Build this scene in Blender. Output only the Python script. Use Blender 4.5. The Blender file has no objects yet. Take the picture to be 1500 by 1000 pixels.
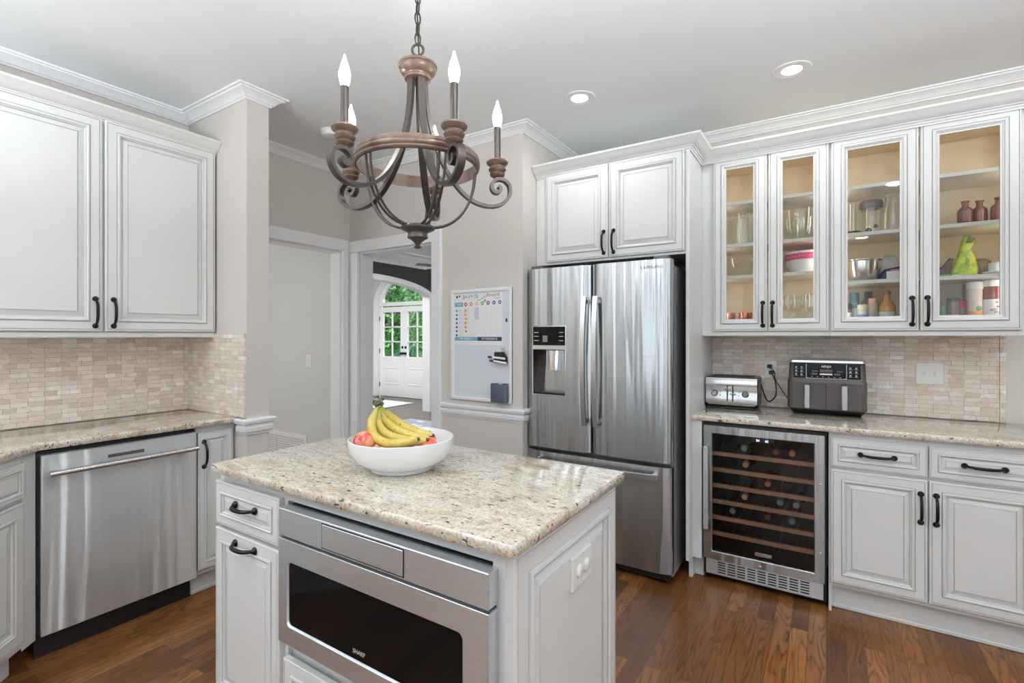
import bpy, math, random
from mathutils import Vector, Matrix
R = math.radians
PI = math.pi
random.seed(7)
scene = bpy.context.scene
COL = scene.collection

# ------------------------------------------------------------------ camera
cam_d = bpy.data.cameras.new('camera')
cam = bpy.data.objects.new('camera', cam_d)
COL.objects.link(cam)
cam.location = (0, 0, 1.355)
cam.rotation_euler = (R(90), 0, R(32.545))
cam_d.sensor_width = 36.0
cam_d.lens = 721.4 / 1500 * 36
cam_d.shift_y = -8.7 / 1500
cam_d.clip_start = 0.02
cam_d.clip_end = 300
scene.camera = cam

# ------------------------------------------------------------------ exposure, world, sun, large lights
scene.view_settings.view_transform = 'Standard'
scene.view_settings.look = 'None'
scene.view_settings.exposure = -0.06
scene.view_settings.gamma = 1.0
scene.view_settings.use_curve_mapping = False
scene.cycles.max_bounces = 10
scene.cycles.transparent_max_bounces = 24
scene.cycles.caustics_reflective = False
scene.cycles.caustics_refractive = False
scene.cycles.sample_clamp_indirect = 6.0
scene.cycles.use_denoising = True

world = bpy.data.worlds.new('world')
scene.world = world
world.use_nodes = True
wn = world.node_tree
wn.nodes['Background'].inputs[0].default_value = (0.80, 0.90, 1.0, 1)
wn.nodes['Background'].inputs[1].default_value = 1.5

def BAL(r, g, b):
    """lamp colour balanced to the photograph's neutral whites"""
    return (r * .935, g, b * 1.06)

def light(name, kind, loc, rot, energy, size=1.0, size_y=None, color=(1, 1, 1)):
    d = bpy.data.lights.new(name, kind)
    d.energy = energy
    d.color = color
    if kind == 'AREA':
        d.shape = 'RECTANGLE' if size_y else 'DISK'
        d.size = size
        if size_y: d.size_y = size_y
    elif kind == 'SUN':
        d.angle = R(2)
    else:
        d.shadow_soft_size = size
    o = bpy.data.objects.new(name, d)
    o.location = loc
    o.rotation_euler = rot
    COL.objects.link(o)
    return o

light('sun', 'SUN', (0, 0, 20), (R(38), 0, R(150)), 6.0, color=(1, .97, .9))
# daylight through the big windows of the breakfast side, behind the camera
for wx in (-1.9, -0.1, 1.7):
    light('window_daylight', 'AREA', (wx, -3.28, 1.50), (R(120), 0, R(0)), 8, 1.25, 1.7, BAL(.96, .98, 1.0))
light('window_daylight', 'AREA', (3.28, 0.2, 1.5), (R(120), 0, R(90)), 8, 1.6, 1.7, BAL(.96, .98, 1.0))
# ceiling cans: the two in view and the rest of the same grid
CANS = [(-1.157, 2.511), (-0.145, 2.812), (0.9, 2.5), (-2.3, 0.35), (-1.15, -0.6), (0.5, 0.9), (1.9, 0.9), (-2.2, -1.6), (0.4, -1.8), (2.2, -1.6)]
for cx, cy in CANS:
    light('can_light', 'AREA', (cx, cy, 2.655), (0, 0, 0), 3.0, 0.14, None, BAL(1, .98, .95))
# added unseen area lights, aimed up to brighten the ceiling by bounce
for px_, py_, pw in ((1.8, 0.3, 95), (-1.9, -1.0, 95), (0.55, 0.45, 95)):
    light('ceiling_fill', 'AREA', (px_, py_, 1.9), (R(180), 0, 0), pw, 0.5, color=BAL(1, 1, 1))
# added fill lights for the rooms beyond, no fixtures modelled
light('dining_ceiling_fill', 'AREA', (-2.6, 7.5, 1.8), (R(180), 0, 0), 70, 0.5, None, (.96, .98, 1))
light('hall_fill', 'AREA', (-4.2, .62, 1.35), (R(90), 0, 0), 20, 1.6, 1.9, (1, .985, .95))  # added area light that evens out the hall wall
light('dining_fill', 'AREA', (-4.4, 4.6, 2.5), (0, 0, 0), 60, 0.7, None, (.96, .98, 1))
light('foyer_fill', 'AREA', (-7.4, 5.4, 2.9), (0, 0, 0), 110, 0.8, None, (.96, .98, 1))

# ------------------------------------------------------------------ mesh builder
class MB:
    def __init__(s):
        s.v = []; s.f = []; s.m = []; s.mat = 0
    def addv(s, pts):
        b = len(s.v); s.v.extend([tuple(p) for p in pts]); return b
    def face(s, idx):
        s.f.append(tuple(idx)); s.m.append(s.mat)
    def quad(s, a, b, c, d):
        k = s.addv([a, b, c, d]); s.face((k, k + 1, k + 2, k + 3))
    def box(s, x0, x1, y0, y1, z0, z1, b=0.0):
        if x0 > x1: x0, x1 = x1, x0
        if y0 > y1: y0, y1 = y1, y0
        if z0 > z1: z0, z1 = z1, z0
        if b <= 0:
            k = s.addv([(x0, y0, z0), (x1, y0, z0), (x1, y1, z0), (x0, y1, z0), (x0, y0, z1), (x1, y0, z1), (x1, y1, z1), (x0, y1, z1)])
            for q in ((0, 3, 2, 1), (4, 5, 6, 7), (0, 1, 5, 4), (1, 2, 6, 5), (2, 3, 7, 6), (3, 0, 4, 7)):
                s.face([k + i for i in q])
            return
        b = min(b, (x1 - x0) / 2.01, (y1 - y0) / 2.01, (z1 - z0) / 2.01)
        def ring(z, i):
            return [(x0 + i, y0 + b, z), (x0 + i, y1 - b, z), (x0 + b, y1 - i, z), (x1 - b, y1 - i, z), (x1 - i, y1 - b, z), (x1 - i, y0 + b, z), (x1 - b, y0 + i, z), (x0 + b, y0 + i, z)]
        def ring2(z):
            return [(x0 + b, y0 + b, z), (x0 + b, y1 - b, z), (x0 + b, y1 - b, z), (x1 - b, y1 - b, z), (x1 - b, y1 - b, z), (x1 - b, y0 + b, z), (x1 - b, y0 + b, z), (x0 + b, y0 + b, z)]
        # chamfered box from rings (corner triangles collapse cleanly)
        k0 = s.addv([(x0 + b, y0 + b, z0), (x0 + b, y1 - b, z0), (x1 - b, y1 - b, z0), (x1 - b, y0 + b, z0)])
        k1 = s.addv(ring(z0 + b, 0)); k2 = s.addv(ring(z1 - b, 0))
        k3 = s.addv([(x0 + b, y0 + b, z1), (x0 + b, y1 - b, z1), (x1 - b, y1 - b, z1), (x1 - b, y0 + b, z1)])
        s.face((k0, k0 + 1, k0 + 2, k0 + 3)); s.face((k3 + 3, k3 + 2, k3 + 1, k3))
        for j in range(8):
            n = (j + 1) % 8
            s.face((k1 + n, k1 + j, k2 + j, k2 + n))
        for kk, kr, flip in ((k0, k1, False), (k3, k2, True)):
            # edges: ring idx (0,1)=x0 side, (2,3)=y1, (4,5)=x1, (6,7)=y0 ; corners (1,2)->c1,(3,4)->c2,(5,6)->c3,(7,0)->c0
            for (a, c, p, q) in ((0, 1, 0, 1), (2, 3, 1, 2), (4, 5, 2, 3), (6, 7, 3, 0)):
                f = (kr + a, kr + c, kk + q, kk + p)
                s.face(f if not flip else f[::-1])
            for (a, c, p) in ((1, 2, 1), (3, 4, 2), (5, 6, 3), (7, 0, 0)):
                f = (kr + a, kr + c, kk + p)
                s.face(f if not flip else f[::-1])
    def loft(s, rings, closed=True, cap0=False, cap1=False):
        n = len(rings[0]); ks = [s.addv(r) for r in rings]
        for a, b in zip(ks[:-1], ks[1:]):
            for j in range(n if closed else n - 1):
                k = (j + 1) % n
                s.face((a + j, a + k, b + k, b + j))
        if cap0: s.face([ks[0] + j for j in range(n)][::-1])
        if cap1: s.face([ks[-1] + j for j in range(n)])
    def lathe(s, prof, c=(0, 0, 0), seg=24, axis='z', capb=True, capt=True):
        rings = []
        for r, h in prof:
            r = max(r, 1e-5); ring = []
            for j in range(seg):
                a = 2 * PI * j / seg
                p = (r * math.cos(a), r * math.sin(a), h)
                if axis == 'y': p = (p[0], -p[2], p[1])
                elif axis == 'x': p = (p[2], p[0], p[1])
                ring.append((p[0] + c[0], p[1] + c[1], p[2] + c[2]))
            rings.append(ring)
        s.loft(rings, True, capb, capt)
    def cyl(s, c, r, h, seg=24, axis='z'):
        s.lathe([(r, 0), (r, h)], c, seg, axis)
    def tube(s, pts, r, seg=8, closed=False, w=None, up=None, caps=True):
        """round tube, or flat strap when w=(half width, half thickness) and up given"""
        P = [Vector(p) for p in pts]; n = len(P); rings = []
        T = []
        for i in range(n):
            if closed: t = P[(i + 1) % n] - P[i - 1]
            else: t = P[min(i + 1, n - 1)] - P[max(i - 1, 0)]
            T.append(t.normalized())
        nrm = Vector(up) if up else (Vector((0, 0, 1)) if abs(T[0].z) < .9 else Vector((1, 0, 0)))
        nrm = (nrm - T[0] * nrm.dot(T[0])).normalized()
        for i in range(n):
            if up:
                nrm = Vector(up)
            nrm = nrm - T[i] * nrm.dot(T[i])
            nrm.normalize()
            bn = T[i].cross(nrm)
            rr = r[i] if isinstance(r, (list, tuple)) else r
            if w:
                a, b = w
                ring = [P[i] + nrm * a * sx + bn * b * sy for sx, sy in ((-1, -1), (1, -1), (1, 1), (-1, 1))]
            else:
                ring = [P[i] + (nrm * math.cos(2 * PI * j / seg) + bn * math.sin(2 * PI * j / seg)) * rr for j in range(seg)]
            rings.append(ring)
        if closed: rings.append(rings[0])
        s.loft(rings, True, caps and not closed, caps and not closed)
    def sphere(s, c, r, seg=20, rows=12):
        rx, ry, rz = (r, r, r) if not isinstance(r, (tuple, list)) else r
        rings = []
        for i in range(rows + 1):
            a = PI * i / rows
            q = max(math.sin(a), 1e-4)
            rings.append([(c[0] + rx * q * math.cos(2 * PI * j / seg), c[1] + ry * q * math.sin(2 * PI * j / seg), c[2] - rz * math.cos(a)) for j in range(seg)])
        s.loft(rings, True, True, True)
    def prism(s, poly, z0, z1):
        n = len(poly)
        a = s.addv([(p[0], p[1], z0) for p in poly]); b = s.addv([(p[0], p[1], z1) for p in poly])
        s.face([a + i for i in range(n)][::-1]); s.face([b + i for i in range(n)])
        for i in range(n):
            k = (i + 1) % n
            s.face((a + i, a + k, b + k, b + i))
    def prism_y(s, poly, y0, y1):
        """poly in (x,z), extruded along y"""
        n = len(poly)
        a = s.addv([(p[0], y0, p[1]) for p in poly]); b = s.addv([(p[0], y1, p[1]) for p in poly])
        s.face([a + i for i in range(n)]); s.face([b + i for i in range(n)][::-1])
        for i in range(n):
            k = (i + 1) % n
            s.face((a + k, a + i, b + i, b + k))
    def prism_x(s, poly, x0, x1):
        """poly in (y,z), extruded along x"""
        n = len(poly)
        a = s.addv([(x0, p[0], p[1]) for p in poly]); b = s.addv([(x1, p[0], p[1]) for p in poly])
        s.face([a + i for i in range(n)][::-1]); s.face([b + i for i in range(n)])
        for i in range(n):
            k = (i + 1) % n
            s.face((a + i, a + k, b + k, b + i))
    def sweep(s, path, prof, closed=False):
        """profile (out, z) swept along an XY path with mitred corners; out = left of travel"""
        n = len(path); rings = []
        for i in range(n):
            p = Vector(path[i])
            def nrm(a, b):
                d = (Vector(b) - Vector(a)).normalized(); return Vector((-d.y, d.x))
            if closed or 0 < i < n - 1:
                n1 = nrm(path[i - 1], path[i]); n2 = nrm(path[i], path[(i + 1) % n])
                m = n1 + n2; m = m / m.dot(n1) if abs(m.dot(n1)) > 1e-6 else n1
            elif i == 0: m = nrm(path[0], path[1])
            else: m = nrm(path[-2], path[-1])
            rings.append([(p.x + m.x * o, p.y + m.y * o, z) for o, z in prof])
        if closed: rings.append(rings[0])
        s.loft(rings, True, not closed, not closed)
    # --- cabinet fronts: everything faces -y, front plane at y=0
    def rect_rings(s, x0, x1, z0, z1, prof, y=0.0, fill=True):
        rings = []; fl = []
        for q in prof:
            i, d = q[0], q[1]; fl.append(len(q) > 2)
            rings.append([(x0 + i, y + d, z0 + i), (x1 - i, y + d, z0 + i), (x1 - i, y + d, z1 - i), (x0 + i, y + d, z1 - i)])
        for a in range(len(rings) - 1):
            s.mat = 1 if fl[a + 1] else 0
            s.loft(rings[a:a + 2], True, False, fill and a == len(rings) - 2 and not fl[-1])
        s.mat = 0
    def panel_door(s, x0, x1, z0, z1, y=0.0, t=0.02, k=None):
        w = min(x1 - x0, z1 - z0)
        if k is None: k = max(.42, min(1.0, w / .36))
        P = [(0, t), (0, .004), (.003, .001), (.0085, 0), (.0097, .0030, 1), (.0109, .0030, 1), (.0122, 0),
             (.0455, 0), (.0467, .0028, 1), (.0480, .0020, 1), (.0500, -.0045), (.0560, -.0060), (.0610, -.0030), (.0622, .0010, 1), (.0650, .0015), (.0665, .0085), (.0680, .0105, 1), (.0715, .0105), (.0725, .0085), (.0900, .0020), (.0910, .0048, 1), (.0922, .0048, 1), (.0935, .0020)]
        s.rect_rings(x0, x1, z0, z1, [(q[0] * k, q[1] if q[1] == t else q[1] * max(k, .8)) + tuple(q[2:]) for q in P], y)
        s.quad((x0, y + t, z0), (x0, y + t, z1), (x1, y + t, z1), (x1, y + t, z0))
    def glass_door(s, x0, x1, z0, z1, fr, y=0.0, t=0.02):
        P = [(fr, t), (0, t), (0, .004), (.003, .001), (.0085, 0), (.0097, .0030, 1), (.0109, .0030, 1), (.0122, 0), (fr - .030, 0), (fr - .0288, .0028, 1), (fr - .0275, .0020, 1), (fr - .0255, -.0045), (fr - .020, -.006), (fr - .014, -.003), (fr - .0128, .001, 1), (fr - .010, .0015), (fr - .007, .007), (fr, .008), (fr, t)]
        s.rect_rings(x0, x1, z0, z1, P, y, fill=False)

def smooth_mesh(me, ang=35):
    for p in me.polygons: p.use_smooth = True
    try: me.set_sharp_from_angle(angle=R(ang))
    except Exception: pass

def make_mesh(name, mb, mats, uv=False, ang=35):
    me = bpy.data.meshes.new(name)
    me.from_pydata(mb.v, [], mb.f)
    if not isinstance(mats, (list, tuple)): mats = [mats]
    for m in mats: me.materials.append(m)
    for i, p in enumerate(me.polygons): p.material_index = min(mb.m[i], len(mats) - 1)
    import bmesh
    bm = bmesh.new(); bm.from_mesh(me)
    bmesh.ops.remove_doubles(bm, verts=bm.verts, dist=1e-6)
    bmesh.ops.recalc_face_normals(bm, faces=bm.faces)
    bm.to_mesh(me); bm.free()
    if uv:
        ul = me.uv_layers.new(name='UVMap')
        for p in me.polygons:
            n = p.normal
            for li in p.loop_indices:
                c = me.vertices[me.loops[li].vertex_index].co
                if abs(n.z) > .8: ul.data[li].uv = (c.x, c.y)
                elif abs(n.x) > abs(n.y): ul.data[li].uv = (c.y, c.z)
                else: ul.data[li].uv = (c.x, c.z)
    smooth_mesh(me, ang)
    return me

def link(name, me, parent=None, loc=None, rot=None):
    o = bpy.data.objects.new(name, me)
    COL.objects.link(o)
    if loc: o.location = loc
    if rot: o.rotation_euler = rot
    if parent is not None: o.parent = parent
    return o

def part(name, mb, mats, parent, label=None, uv=False, ang=35):
    o = link(name, make_mesh(name, mb, mats, uv, ang), parent)
    if label: o['label'] = label
    return o

def thing(name, label, cat, loc=(0, 0, 0), rz=0.0, group=None):
    o = bpy.data.objects.new(name, None)
    o.empty_display_size = .05
    COL.objects.link(o)
    o.location = loc; o.rotation_euler = (0, 0, R(rz))
    o['label'] = label; o['category'] = cat
    if group: o['group'] = group
    return o

def solo(name, mb, mats, label, cat, loc=(0, 0, 0), rz=0.0, group=None, uv=False, ang=35):
    o = link(name, make_mesh(name, mb, mats, uv, ang), None, loc, (0, 0, R(rz)))
    o['label'] = label; o['category'] = cat
    if group: o['group'] = group
    return o

def structure(name, mb, mats, parent=None, ang=35):
    o = link(name, make_mesh(name, mb, mats, False, ang), parent)
    o['kind'] = 'structure'
    return o

def copy_tree(o, parent=None):
    c = o.copy(); COL.objects.link(c)
    if parent is not None: c.parent = parent
    for ch in list(o.children): copy_tree(ch, c)
    return c

def text_part(name, txt, size, mat, parent, loc, rot=(R(90), 0, 0), align='CENTER', depth=0.0004, sx=1.0, shear=0.0):
    cu = bpy.data.curves.new('lettering', 'FONT')
    cu.body = txt; cu.size = size; cu.align_x = align; cu.align_y = 'CENTER'; cu.extrude = depth; cu.shear = shear
    ob = bpy.data.objects.new('tmp', cu); COL.objects.link(ob)
    dg = bpy.context.evaluated_depsgraph_get(); dg.update()
    me = bpy.data.meshes.new_from_object(ob.evaluated_get(dg))
    bpy.data.objects.remove(ob); bpy.data.curves.remove(cu)
    me.materials.clear(); me.materials.append(mat)
    o = link(name, me, parent, loc, rot)
    o.scale = (sx, 1, 1)
    return o

# ------------------------------------------------------------------ materials
def srgb(r, g, b):
    def f(c):
        c /= 255.0
        return c / 12.92 if c <= .04045 else ((c + .055) / 1.055) ** 2.4
    return (f(r), f(g), f(b), 1)

class NT:
    def __init__(s, name):
        s.mat = bpy.data.materials.new(name); s.mat.use_nodes = True
        s.t = s.mat.node_tree; s.n = s.t.nodes
        s.bsdf = s.n['Principled BSDF']; s.out = s.n['Material Output']
    def node(s, kind, **kw):
        nd = s.n.new(kind)
        for k, v in kw.items():
            if k.startswith('i_'):
                nd.inputs[k[2:].replace('_', ' ')].default_value = v
            else: setattr(nd, k, v)
        return nd
    def link(s, a, b): s.t.links.new(a, b)
    def coords(s, scale=(1, 1, 1), kind='Object', rot=(0, 0, 0), loc=(0, 0, 0)):
        tc = s.node('ShaderNodeTexCoord'); mp = s.node('ShaderNodeMapping')
        mp.inputs['Scale'].default_value = scale; mp.inputs['Rotation'].default_value = rot; mp.inputs['Location'].default_value = loc
        s.link(tc.outputs[kind], mp.inputs['Vector']); return mp.outputs[0]
    def noise(s, vec, scale, detail=4, rough=.5, dist=0):
        nd = s.node('ShaderNodeTexNoise'); nd.inputs['Scale'].default_value = scale; nd.inputs['Detail'].default_value = detail
        nd.inputs['Roughness'].default_value = rough; nd.inputs['Distortion'].default_value = dist
        s.link(vec, nd.inputs['Vector']); return nd.outputs['Fac']
    def ramp(s, fac, stops, interp='LINEAR'):
        nd = s.node('ShaderNodeValToRGB'); cr = nd.color_ramp; cr.interpolation = interp
        while len(cr.elements) < len(stops): cr.elements.new(.5)
        for e, (p, c) in zip(cr.elements, stops):
            e.position = p; e.color = c if len(c) == 4 else (*c, 1)
        s.link(fac, nd.inputs[0]); return nd.outputs[0]
    def mix(s, fac, a, b, mode='MIX'):
        nd = s.node('ShaderNodeMix', data_type='RGBA', blend_type=mode)
        if isinstance(fac, (int, float)): nd.inputs[0].default_value = fac
        else: s.link(fac, nd.inputs[0])
        for k, v in ((6, a), (7, b)):
            if isinstance(v, tuple): nd.inputs[k].default_value = v
            else: s.link(v, nd.inputs[k])
        return nd.outputs[2]
    def bump(s, h, strength=.2, dist=.01):
        nd = s.node('ShaderNodeBump'); nd.inputs['Strength'].default_value = strength; nd.inputs['Distance'].default_value = dist
        s.link(h, nd.inputs['Height']); s.link(nd.outputs[0], s.bsdf.inputs['Normal']); return nd

def plain(name, col, rough=.5, metal=0.0, coat=0.0, spec=.5, noise=0.0, nscale=30):
    n = NT(name); b = n.bsdf
    b.inputs['Base Color'].default_value = col; b.inputs['Roughness'].default_value = rough
    b.inputs['Metallic'].default_value = metal; b.inputs['Coat Weight'].default_value = coat
    b.inputs['Specular IOR Level'].default_value = spec
    v = n.coords()
    f = n.noise(v, nscale, 3)
    lo = tuple(c * (1 - noise) for c in col[:3]) + (1,)
    hi = tuple(min(1, c * (1 + noise)) for c in col[:3]) + (1,)
    n.link(n.ramp(f, [(.3, lo), (.7, hi)]), b.inputs['Base Color'])
    return n.mat

def emit(name, col, strength):
    n = NT(name); b = n.bsdf
    b.inputs['Base Color'].default_value = (.9, .9, .9, 1)
    b.inputs['Emission Color'].default_value = col; b.inputs['Emission Strength'].default_value = strength
    return n.mat

def steel(name, col=(.52, .54, .55, 1), rough=.20, aniso=1.0, rot=.25, wave=.02, brush='h'):
    n = NT(name); b = n.bsdf
    b.inputs['Metallic'].default_value = 1; b.inputs['Roughness'].default_value = rough
    b.inputs['Anisotropic'].default_value = aniso; b.inputs['Anisotropic Rotation'].default_value = rot
    tg = n.node('ShaderNodeTangent', direction_type='UV_MAP', uv_map='UVMap'); n.link(tg.outputs[0], b.inputs['Tangent'])
    v = n.coords((2, 2, 220) if brush == 'h' else (220, 220, 2))
    g = n.noise(v, 3, 3)
    lo = tuple(c * .93 for c in col[:3]) + (1,); hi = tuple(min(1, c * 1.07) for c in col[:3]) + (1,)
    n.link(n.ramp(g, [(.3, lo), (.7, hi)]), b.inputs['Base Color'])
    if wave:
        v2 = n.coords((9, 9, .45)); w = n.noise(v2, 1.0, 2)
        n.bump(w, 1.0, wave)
    return n.mat

def thin_glass(name, tint=(1, 1, 1, 1), refl=1.0, ior=1.5, cap=1.0):
    n = NT(name); t = n.t
    n.n.remove(n.bsdf)
    tr = n.node('ShaderNodeBsdfTransparent'); tr.inputs[0].default_value = tint
    gl = n.node('ShaderNodeBsdfGlossy'); gl.inputs['Roughness'].default_value = .02; gl.inputs[0].default_value = (refl, refl, refl, 1)
    fr = n.node('ShaderNodeFresnel'); fr.inputs['IOR'].default_value = ior
    mx = n.node('ShaderNodeMixShader')
    mn = n.node('ShaderNodeMath', operation='MINIMUM'); mn.inputs[1].default_value = cap; n.link(fr.outputs[0], mn.inputs[0])
    n.link(mn.outputs[0], mx.inputs[0]); n.link(tr.outputs[0], mx.inputs[1]); n.link(gl.outputs[0], mx.inputs[2])
    n.link(mx.outputs[0], n.out.inputs[0])
    return n.mat

def granite():
    n = NT('granite'); b = n.bsdf
    v = n.coords((1, 1, 1)); vs = n.coords((.55, 1.25, 1), rot=(0, 0, R(18)))
    big = n.noise(vs, 9, 5, .6, .6)
    base = n.ramp(big, [(.28, srgb(168, 152, 130)), (.40, srgb(206, 192, 168)), (.52, srgb(224, 215, 200)), (.75, srgb(208, 202, 190))])
    tan = n.noise(vs, 26, 4, .6, .4)
    c = n.mix(n.ramp(tan, [(.53, (0, 0, 0)), (.68, (.62, .62, .62))]), base, srgb(180, 148, 116))
    gre = n.noise(vs, 40, 3, .6)
    c = n.mix(n.ramp(gre, [(.55, (0, 0, 0)), (.68, (.6, .6, .6))]), c, srgb(150, 142, 132))
    fine = n.noise(v, 160, 2, .5)
    c = n.mix(n.ramp(fine, [(.40, (.42, .42, .42)), (.58, (0, 0, 0))]), c, srgb(120, 100, 82))
    sp = n.noise(vs, 72, 4, .62, .3)
    c = n.mix(n.ramp(sp, [(.605, (0, 0, 0)), (.635, (1, 1, 1))]), c, srgb(54, 42, 34))
    sp2 = n.noise(n.coords((.5, 1.3, 1), loc=(3, 7, 1)), 34, 3, .6, .3)
    c = n.mix(n.ramp(sp2, [(.70, (0, 0, 0)), (.74, (1, 1, 1))]), c, srgb(78, 48, 34))
    n.link(c, b.inputs['Base Color']); b.inputs['Roughness'].default_value = .07
    b.inputs['Coat Weight'].default_value = .7; b.inputs['Coat Roughness'].default_value = .05
    return n.mat

def tile():
    """split-face travertine mosaic; local x across, local z up"""
    n = NT('travertine_mosaic'); b = n.bsdf
    tc = n.node('ShaderNodeTexCoord'); sep = n.node('ShaderNodeSeparateXYZ'); n.link(tc.outputs['Object'], sep.inputs[0])
    cmb = n.node('ShaderNodeCombineXYZ'); n.link(sep.outputs[0], cmb.inputs[0]); n.link(sep.outputs[2], cmb.inputs[1])
    vec = cmb.outputs[0]
    def brick(c1, c2, off, bias=0.0, mort=.0007):
        k = n.node('ShaderNodeTexBrick'); k.offset = .43; k.offset_frequency = 3; k.squash = .78; k.squash_frequency = 3
        k.inputs['Color1'].default_value = c1; k.inputs['Color2'].default_value = c2; k.inputs['Mortar'].default_value = (.46, .38, .31, 1)
        k.inputs['Scale'].default_value = 1; k.inputs['Mortar Size'].default_value = mort; k.inputs['Mortar Smooth'].default_value = .1
        k.inputs['Bias'].default_value = bias; k.inputs['Brick Width'].default_value = .062; k.inputs['Row Height'].default_value = .0235
        n.link(vec, k.inputs['Vector']); return k
    k = brick((0, 0, 0, 1), (1, 1, 1, 1), .5)
    col = n.ramp(k.outputs['Color'], [(0, srgb(212, 194, 178)), (.25, srgb(228, 214, 201)), (.6, srgb(236, 225, 214)), (.86, srgb(242, 235, 227)), (1, srgb(252, 250, 246))])
    vein = n.noise(vec, 26, 5, .65, .8)
    col = n.mix(n.ramp(vein, [(.35, (.45, .45, .45)), (.62, (0, 0, 0))]), col, srgb(214, 192, 174))
    pit = n.noise(vec, 210, 2, .5)
    col = n.mix(n.ramp(pit, [(.66, (0, 0, 0)), (.74, (.6, .6, .6))]), col, srgb(160, 134, 110))
    g = n.noise(vec, 40, 2)
    broken = n.ramp(g, [(.36, (0, 0, 0)), (.56, (1, 1, 1))])
    mfac = n.node('ShaderNodeMath', operation='MULTIPLY'); n.link(k.outputs['Fac'], mfac.inputs[0]); n.link(broken, mfac.inputs[1])
    col = n.mix(mfac.outputs[0], col, srgb(148, 124, 104))
    n.link(col, b.inputs['Base Color']); b.inputs['Roughness'].default_value = .55
    hs = n.node('ShaderNodeMath', operation='MULTIPLY'); hs.inputs[1].default_value = .6
    n.link(k.outputs['Color'], hs.inputs[0])
    h2 = n.node('ShaderNodeMath', operation='SUBTRACT'); n.link(hs.outputs[0], h2.inputs[0]); n.link(k.outputs['Fac'], h2.inputs[1])
    h3 = n.node('ShaderNodeMath', operation='ADD'); n.link(h2.outputs[0], h3.inputs[0]); n.link(vein, h3.inputs[1])
    n.bump(h3.outputs[0], .55, .004)
    return n.mat

def wood_floor(name, cols, wdt=.070, lng=1.0, rough=.30):
    n = NT(name); b = n.bsdf
    tc = n.node('ShaderNodeTexCoord'); sep = n.node('ShaderNodeSeparateXYZ'); n.link(tc.outputs['Object'], sep.inputs[0])
    cmb = n.node('ShaderNodeCombineXYZ'); n.link(sep.outputs[1], cmb.inputs[0]); n.link(sep.outputs[0], cmb.inputs[1])
    k = n.node('ShaderNodeTexBrick'); k.offset = .37; k.offset_frequency = 2; k.squash = 1
    k.inputs['Color1'].default_value = (0, 0, 0, 1); k.inputs['Color2'].default_value = (1, 1, 1, 1); k.inputs['Mortar'].default_value = (.5, .5, .5, 1)
    k.inputs['Scale'].default_value = 1; k.inputs['Mortar Size'].default_value = .0009; k.inputs['Mortar Smooth'].default_value = .2
    k.inputs['Brick Width'].default_value = lng; k.inputs['Row Height'].default_value = wdt
    n.link(cmb.outputs[0], k.inputs['Vector'])
    tone = n.ramp(k.outputs['Color'], [(0, cols[0]), (.35, cols[1]), (.7, cols[2]), (1, cols[3])])
    # grain: long cathedral figures, shifted from plank to plank
    sh = n.node('ShaderNodeVectorMath', operation='SCALE'); sh.inputs['Scale'].default_value = 9.0; n.link(k.outputs['Color'], sh.inputs[0])
    ad = n.node('ShaderNodeVectorMath', operation='ADD'); n.link(tc.outputs['Object'], ad.inputs[0]); n.link(sh.outputs[0], ad.inputs[1])
    mp = n.node('ShaderNodeMapping'); mp.inputs['Scale'].default_value = (11, 1.5, 1); n.link(ad.outputs[0], mp.inputs[0])
    nz = n.noise(mp.outputs[0], 1.0, 2, .5, .4)
    ml = n.node('ShaderNodeMath', operation='MULTIPLY'); ml.inputs[1].default_value = 13.0; n.link(nz, ml.inputs[0])
    fr = n.node('ShaderNodeMath', operation='FRACT'); n.link(ml.outputs[0], fr.inputs[0])
    ring = n.ramp(fr.outputs[0], [(0, (1, 1, 1)), (.22, (.55, .55, .55)), (.55, (.08, .08, .08)), (.85, (.3, .3, .3)), (1, (1, 1, 1))])
    mp2 = n.node('ShaderNodeMapping'); mp2.inputs['Scale'].default_value = (160, 5, 1); n.link(ad.outputs[0], mp2.inputs[0])
    fib = n.noise(mp2.outputs[0], 1.0, 3, .6)
    rf = n.node('ShaderNodeMath', operation='MULTIPLY'); n.link(ring, rf.inputs[0]); n.link(n.ramp(fib, [(.30, (.22, .22, .22)), (.62, (.95, .95, .95))]), rf.inputs[1])
    c = n.mix(rf.outputs[0], tone, cols[4])
    cloud = n.noise(tc.outputs['Object'], 2.2, 3)
    c = n.mix(n.ramp(cloud, [(.35, (.0, .0, .0)), (.75, (.4, .4, .4))]), c, cols[2])
    c = n.mix(k.outputs['Fac'], c, tuple(q * .55 for q in cols[0][:3]) + (1,))
    n.link(c, b.inputs['Base Color']); b.inputs['Roughness'].default_value = rough
    b.inputs['Specular IOR Level'].default_value = .28
    n.bump(k.outputs['Fac'], .15, -.001)
    return n.mat

M = {}
M['paint'] = plain('cabinet_white_paint', srgb(222, 222, 220), .38, noise=.012, nscale=6)
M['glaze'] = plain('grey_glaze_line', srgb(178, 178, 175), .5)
M['trim'] = plain('trim_white_paint', srgb(240, 240, 240), .40, noise=.01, nscale=5)
M['wall'] = plain('wall_greige_paint', srgb(213, 206, 199), .65, noise=.015, nscale=3)
M['wall_grey'] = plain('hall_grey_paint', srgb(216, 216, 214), .65, noise=.012, nscale=3)
M['wall_dark'] = plain('dark_plum_paint', srgb(52, 46, 52), .6, noise=.05, nscale=4)
M['ceil'] = plain('ceiling_white_paint', srgb(240, 243, 244), .8, noise=.008, nscale=2)
M['granite'] = granite()
M['tile'] = tile()
M['floor'] = wood_floor('oak_floor', (srgb(74, 43, 22), srgb(106, 66, 35), srgb(128, 82, 44), srgb(150, 100, 56), srgb(44, 24, 11)))
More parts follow.
